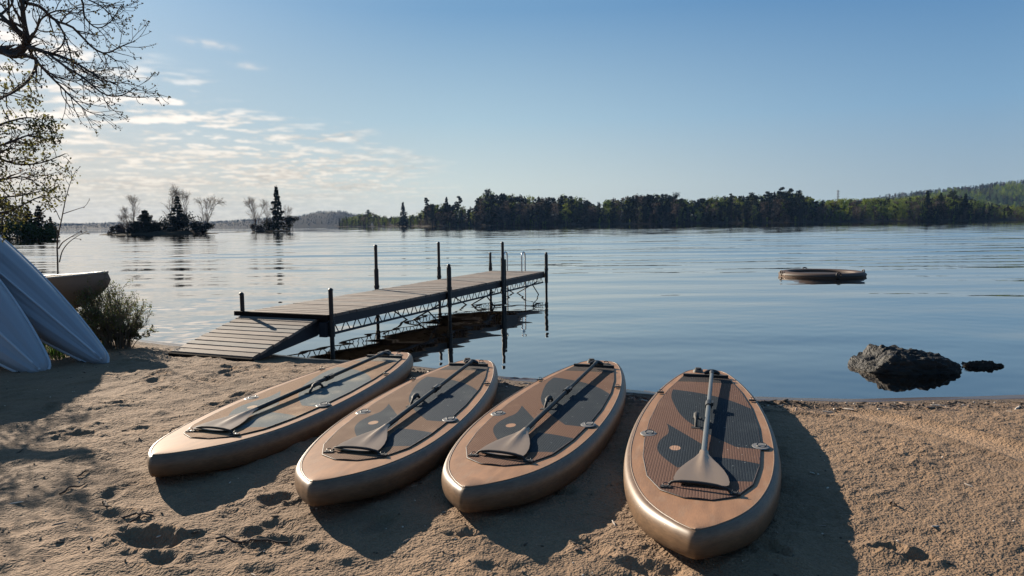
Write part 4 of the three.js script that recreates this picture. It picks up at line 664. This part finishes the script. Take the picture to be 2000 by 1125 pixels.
// the island at the left
farTree('bare', 'leaning_bare_tree', 'bare leaning tree at the left end of the island', 262, 455, 380, 150, 41, undefined, 0.7);
farTree('bare', 'bare_tree', 'slim bare tree in front of the cone cedar on the island', 250, 456, 402, 150, 42, undefined, 1);
farTree('bare', 'bare_tree', 'low thin bare tree between the leaning one and the cone cedar', 238, 457, 418, 148, 48, undefined, 1.3);
farTree('bare', 'bare_tree', 'tallest pale bare tree in the middle of the island', 331, 452, 363, 155, 43, undefined, 0.9);
farTree('bare', 'bare_tree', 'bare tree with feathery crown right of the dark island spruce', 366, 452, 374, 156, 44, undefined, 0.9);
farTree('bare', 'wide_bare_tree', 'broad spreading bare tree at the right end of the island', 400, 455, 382, 152, 45, undefined, 1.7);
farTree('spruce', 'island_spruce', 'dark pointed spruce among bushes in the middle of the island', 349, 452, 381, 151, 46, undefined, 1.5);
farTree('spruce', 'cone_cedar', 'dark cone shaped cedar on the left part of the island', 285, 456, 409, 149, 47, undefined, 3.6);
shrubs([[320, 455, 434, 50, 'low flat dark shrub between the cedar and the spruce'], [345, 455, 418, 54, 'dense dark bush left under the island spruce'], [378, 455, 415, 50, 'dense dark bush right under the island spruce'], [400, 455, 436, 54, 'dark undergrowth bush under the broad bare tree'], [226, 457, 439, 26, 'small dark bush at the island left tip'], [262, 456, 432, 40, 'brownish thicket left of the cone cedar', mBareGrey], [300, 456, 433, 40, 'dark bush right of the cone cedar'], [245, 458, 446, 70, 'low brown scrub along the island left shore', mBareGrey]], 150, 'i', mSpruce);
// the islet with the tall spruce
farTree('spruce', 'islet_spruce', 'tall dark lone spruce on the small islet', 543, 451, 362, 190, 51, undefined, 0.85);
farTree('bare', 'islet_bare_tree', 'bare twin stemmed tree left of the islet spruce', 502, 451, 385, 190, 52, undefined, 1.5);
farTree('bare', 'islet_bare_tree', 'short bare tree close left of the islet spruce', 524, 451, 392, 190, 53, undefined, 1);
farTree('bare', 'islet_bare_tree', 'bare tree leaning at the right of the islet spruce', 560, 451, 402, 190, 54, undefined, 1);
shrubs([[530, 451, 428, 46, 'dark bush at the foot of the islet spruce'], [572, 450, 420, 26, 'rounded bush at the right end of the islet'], [505, 452, 437, 34, 'low scrub on the islet left part', mBareGrey]], 190, 'j', mSpruce);
// the wooded point at the far left
land('left_shore_ground', -95, at(106, 465, 96).x, 96, 1.0, 14, 6.2);
[[8, 384, 2.0, 'broad', 'rounded dark tree at the frame edge on the left shore'], [34, 398, 1.9, 'broad', 'dark leafy tree second from the edge on the left shore'], [58, 404, 1.7, 'spruce', 'dark spruce left of the tallest pointed one on the left shore'], [79, 400, 1.7, 'spruce', 'tallest pointed spruce on the left shore'], [101, 422, 1.4, 'spruce', 'small last spruce at the tip of the left shore']].forEach(([u, top, w, kind, label], i) => farTree(kind, kind === 'broad' ? 'shore_tree' : 'shore_spruce', label, u, 468, top, 96, 61 + i, undefined, w));
shrubs([[20, 470, 425, 90, 'dark shore bush under the left shore trees'], [66, 470, 436, 76, 'dark shore bush under the pointed spruces'], [92, 469, 450, 44, 'low bush at the tip of the left shore']], 93, 'k', mMidGreen);
// hills behind, with woods on them
function hill(name, prof, depth, back, sd, mat) {     // prof: [u, v] along the crest as seen from the beach
  const crest = prof.map(([u, v]) => at(u, v, depth)), n = 160, k = 16, P = [], I = [], hAt = (x) => { let i = 0; while (i < crest.length - 2 && x > crest[i + 1].x) i++; const a = crest[i], b = crest[i + 1], t = clamp((x - a.x) / (b.x - a.x), 0, 1); return lerp(a.y, b.y, t * t * (3 - 2 * t)); }, x0 = crest[0].x, x1 = crest[crest.length - 1].x;
  const yAt = (x, q) => { const f = q < 0.5 ? Math.sin(q * Math.PI) : 1 - (q - 0.5) * 0.8; return Math.max(0, hAt(x)) * f * (1 + 0.08 * nz(x * 0.012, q * 3, sd)) - 1; };
  for (let i = 0; i <= n; i++) for (let j = 0; j <= k; j++) { const x = lerp(x0, x1, i / n), q = j / k; P.push(x, yAt(x, q), -depth + back * 0.5 - q * back); if (i < n && j < k) { const a = i * (k + 1) + j, b = a + k + 1; I.push(a, b, a + 1, a + 1, b, b + 1); } }
  const g = new THREE.BufferGeometry(); g.setAttribute('position', new THREE.Float32BufferAttribute(P, 3)); g.setIndex(I); structure(name, smoothNormals(g), mat); return { x0, x1, depth, back, yAt };
}
const strip = (g) => { g = g.index ? g.toNonIndexed() : g; g.deleteAttribute('uv'); return g; };
const protos = [0, 1, 2].map((i) => mergeGeometries([strip(spruceCrown(1, [0.24, 0.28, 0.2][i], 300, 81 + i)), strip(trunkGeo(1, 0.016))])).concat([0, 1, 2].map((i) => mergeGeometries([strip(clumpCrown(1, 0.42, [0.2, 0.24, 0.18][i], 11, 300, 90 + i, 0.024, 0.05, 0.6)), strip(trunkGeo(1, 0.016, 0.9))])), [0, 1, 2].map((i) => mergeGeometries([strip(clumpCrown(1, 0.2, [0.28, 0.33, 0.25][i], 15, 330, 97 + i, 0.026, 0.05, 0.9)), strip(trunkGeo(1, 0.016, 0.8))])));
const mWoodLeaf = leafMat(1, 1, 1);
function woods(name, label, spots) {     // spots: [x, y, z, height, kind 0..8, colour]
  const by = new Map(); for (const s of spots) { if (!by.has(s[4])) by.set(s[4], []); by.get(s[4]).push(s); }
  const root = new THREE.Group(); root.name = name; root.userData.kind = 'stuff'; root.userData.label = label; scene.add(root);
  for (const [k, list] of by) {
    const im = new THREE.InstancedMesh(protos[k], k >= 6 ? mWoodLeaf : matte(1, 1, 1), list.length), M = new THREE.Matrix4(), q = new THREE.Quaternion();
    list.forEach(([x, y, z, h, , c], i) => { q.setFromAxisAngle(V(0, 1, 0), rr(0, 6.28)); const w = rr(0.85, 1.25); M.compose(V(x, y, z), q, V(h * w, h, h * w)); im.setMatrixAt(i, M); im.setColorAt(i, c); });
    im.name = ['spruces', 'pines', 'leafing_trees'][Math.floor(k / 3)]; stuff(shade(im)); root.add(im);
  }
}
const dark = () => { const k = rr(0.7, 1.35); return rgb(0.013 * k, 0.018 * k, 0.0125 * k); }, fresh = () => { const k = rr(0.6, 1.3), t = rnd(); return rgb(lerp(0.11, 0.19, t) * k, lerp(0.17, 0.22, t) * k, lerp(0.022, 0.03, t) * k); }, brown = () => { const k = rr(0.7, 1.3); return rgb(0.06 * k, 0.046 * k, 0.036 * k); };
{
  seed(31);
  const h1 = hill('far_hill', [[60, 441], [110, 437], [160, 439], [220, 436], [330, 438], [430, 434], [520, 428], [590, 423], [630, 414], [665, 414], [700, 421], [760, 428], [840, 434]], 1900, 500, 1.1, mLandDark), s1 = [];
  for (let i = 0; i < 4200; i++) { const x = lerp(h1.x0, h1.x1, rnd()), q = rr(0.02, 0.62), y = h1.yAt(x, q); if (y < 0.5) continue; s1.push([x, y - 1.5, -h1.depth + h1.back * 0.5 - q * h1.back, rr(4, 7.5), Math.floor(rnd() * 6), dark()]); }
  woods('far_hill_woods', 'distant wooded hills along the horizon at the left', s1);
  const h2 = hill('green_hill', [[1480, 425], [1600, 405], [1700, 392], [1780, 380], [1850, 372], [1900, 366], [1960, 361], [2020, 359], [2120, 352], [2300, 348], [2500, 372], [2800, 420]], 1150, 420, 2.1, matte(0.05, 0.065, 0.018)), s2 = [];
  for (let i = 0; i < 5200; i++) { const x = lerp(h2.x0, h2.x1, rnd()), q = rr(0.02, 0.62), y = h2.yAt(x, q), b = nz(x * 0.02, q * 7, 3.3); s2.push([x, y - 1.5, -h2.depth + h2.back * 0.5 - q * h2.back, rr(5, 10), b > 0.12 || q > 0.5 ? 6 + Math.floor(rnd() * 3) : Math.floor(rnd() * 9), b > -0.15 && q < 0.42 ? fresh() : rnd() < 0.5 ? dark() : brown()]); }
  woods('green_hill_woods', 'spring green woods covering the hill at the far right', s2);
}
{
  // the long wooded shore across the lake: [u, v of the tree tops], trees in ranks behind each other
  seed(32);
  const tops = [[668, 424], [690, 421], [720, 412], [745, 420], [775, 421], [800, 420], [822, 412], [838, 396], [858, 398], [880, 393], [905, 402], [925, 398], [940, 380], [960, 375], [1000, 378], [1040, 380], [1060, 384], [1100, 380], [1140, 386], [1165, 394], [1180, 390], [1210, 385], [1250, 379], [1300, 377], [1330, 386], [1350, 388], [1380, 384], [1410, 382], [1440, 382], [1470, 377], [1510, 372], [1550, 373], [1580, 382], [1600, 390], [1640, 386], [1680, 387], [1720, 386], [1760, 384], [1800, 380], [1850, 378], [1890, 384], [1930, 394], [1960, 398], [2000, 400], [2100, 402], [2300, 400], [2600, 405]];
  const depthAt = (u) => u < 820 ? lerp(720, 520, clamp((u - 668) / 152, 0, 1)) : u < 1550 ? lerp(500, 440, (u - 820) / 730) : lerp(440, 400, clamp((u - 1550) / 400, 0, 1));
  const topAtU = (u) => { let i = 0; while (i < tops.length - 2 && u > tops[i + 1][0]) i++; return lerp(tops[i][1], tops[i + 1][1], clamp((u - tops[i][0]) / (tops[i + 1][0] - tops[i][0]), 0, 1)); };
  const n = 130, k = 10, P = [], I = [];
  for (let i = 0; i <= n; i++) for (let j = 0; j <= k; j++) { const u = lerp(655, 2750, i / n), d = depthAt(u), q = j / k, p = at(u, 440, d); P.push(p.x, q === 0 ? -1 : 0.35 + Math.pow(q, 0.8) * 5 * smoothstep(u, 655, 840) + nz(p.x * 0.05, q * 4) * 0.5, -d + 3 - q * 130 + nz(p.x * 0.02, 5.5) * 5); if (i < n && j < k) { const a = i * (k + 1) + j, b = a + k + 1; I.push(a, a + 1, b, b, a + 1, b + 1); } }
  const g = new THREE.BufferGeometry(); g.setAttribute('position', new THREE.Float32BufferAttribute(P, 3)); g.setIndex(I); structure('far_shore_ground', smoothNormals(g), matte(0.045, 0.038, 0.029));
  const s = [];
  for (let i = 0; i < 3400; i++) {
    const u = rr(662, 2700), rank = Math.pow(rnd(), 1.3), d0 = depthAt(u), d = d0 + 2 + rank * 75, p = at(u, 440, d), full = at(u, topAtU(u), d).y, gy = 0.3 + Math.pow(rank * 75 / 130, 0.8) * 5 * smoothstep(u, 655, 840);
    const right = smoothstep(u, 1560, 1700) * (1 - smoothstep(u, 1790, 1810) * (1 - smoothstep(u, 1930, 1950))), patch = nz(u * 0.012, 3.1, 8.8);
    let h = (full - gy) * (rank < 0.25 ? rr(0.3, 0.8) : rr(0.7, 1.02)); if (h < 2) h = rr(2, 4);
    const spring = rnd() < (u < 830 ? 0.5 : u < 1300 ? 0.10 + (patch > 0.15 ? 0.22 : 0) : right > 0.3 ? 0.72 : 0.22), bare = rnd() < (right > 0.3 || rank < 0.2 ? 0.25 : 0.06);
    s.push([p.x, gy - 0.4, -d, h, bare || spring ? 6 + Math.floor(rnd() * 3) : rnd() < (u > 1790 && u < 1935 ? 0.95 : 0.45) ? Math.floor(rnd() * 3) : 3 + Math.floor(rnd() * 3), bare ? brown() : spring ? fresh().multiplyScalar(u < 1560 ? 0.6 : 0.85) : dark()]);
  }
  for (let i = 0; i < 500; i++) { const u = rr(662, 2700), d = depthAt(u) + rr(-1, 6), p = at(u, 440, d); s.push([p.x, 0.1, -d, rr(1.5, 4.5), 6 + Math.floor(rnd() * 3), rnd() < 0.6 ? brown() : rnd() < 0.5 ? fresh() : dark()]); }
  woods('far_shore_woods', 'dark mixed woods lining the far shore', s);
  const stand = [['spruce', 788, 394, 'lone tall spruce standing above the low far woods, left of the main forest', 1.15], ['pine', 834, 384, 'tall narrow pine at the left end of the main far forest', 0.9], ['spruce', 873, 384, 'pointed spruce right of the forest end pine', 1], ['pine', 897, 382, 'single round topped pine rising clear of the far forest edge', 0.9], ['pine', 719, 409, 'small flat topped pine on the low far woods', 1.3], ['pine', 956, 369, 'tallest pine at the left shoulder of the far forest', 1.1], ['pine', 1322, 375, 'broad pine crown at the middle dip of the far forest', 1.4], ['pine', 1430, 377, 'open crowned pine left of the highest pine group', 1], ['pine', 1468, 374, 'pine at the left of the highest pine group', 1.1], ['pine', 1500, 371, 'second pine of the highest pine group', 1.1], ['pine', 1524, 365, 'thin topped pine, the highest of the far forest', 0.8], ['pine', 1542, 367, 'round topped pine just right of the highest one', 1.1], ['pine', 1561, 370, 'last broad pine before the forest drops to the mast', 1.2], ['spruce', 1810, 372, 'dark spruce at the left of the black clump before the green hill', 1.1], ['spruce', 1836, 376, 'dark spruce in the middle of the black clump before the green hill', 1.2], ['pine', 1861, 371, 'tall dark pine in the black clump before the green hill', 1.3], ['spruce', 1884, 377, 'dark spruce at the right of the black clump before the green hill', 1.2]];
  stand.forEach(([kind, u, top, label, w], i) => farTree(kind, kind === 'pine' ? 'tall_pine' : 'tall_spruce', label, u, 440 - (u - 1000) * 0.0112, top, depthAt(u) + (u < 800 ? 0 : 12), 120 + i, undefined, w));
  const mp = at(1635, 440, 470), mt = at(1635, 371, 470), mast = thing('radio_mast', 'thin lattice mast rising over the far woods', 'mast', [mp.x, 3, mp.z]), mh = mt.y - 3, mSteel = std(0.12, 0.1, 0.1, 0.6);
  for (const a of [0, 2.1, 4.2]) part('leg', rod(V(Math.cos(a) * 0.7, 0, Math.sin(a) * 0.7), V(Math.cos(a) * 0.35, mh, Math.sin(a) * 0.35), 0.09), mSteel, mast);
  for (const y of [0.55, 0.75, 0.85, 0.95]) part('platform', box(2.6 - y, 0.22, 1.2, 0, mh * y, 0), mSteel, mast);
  for (let i = 0; i < 14; i++) part('brace', rod(V(i % 2 ? 0.6 : -0.6, mh * i / 14, 0), V(i % 2 ? -0.6 : 0.6, mh * (i + 1) / 14, 0), 0.06), mSteel, mast);
}
renderer.render(scene, camera);
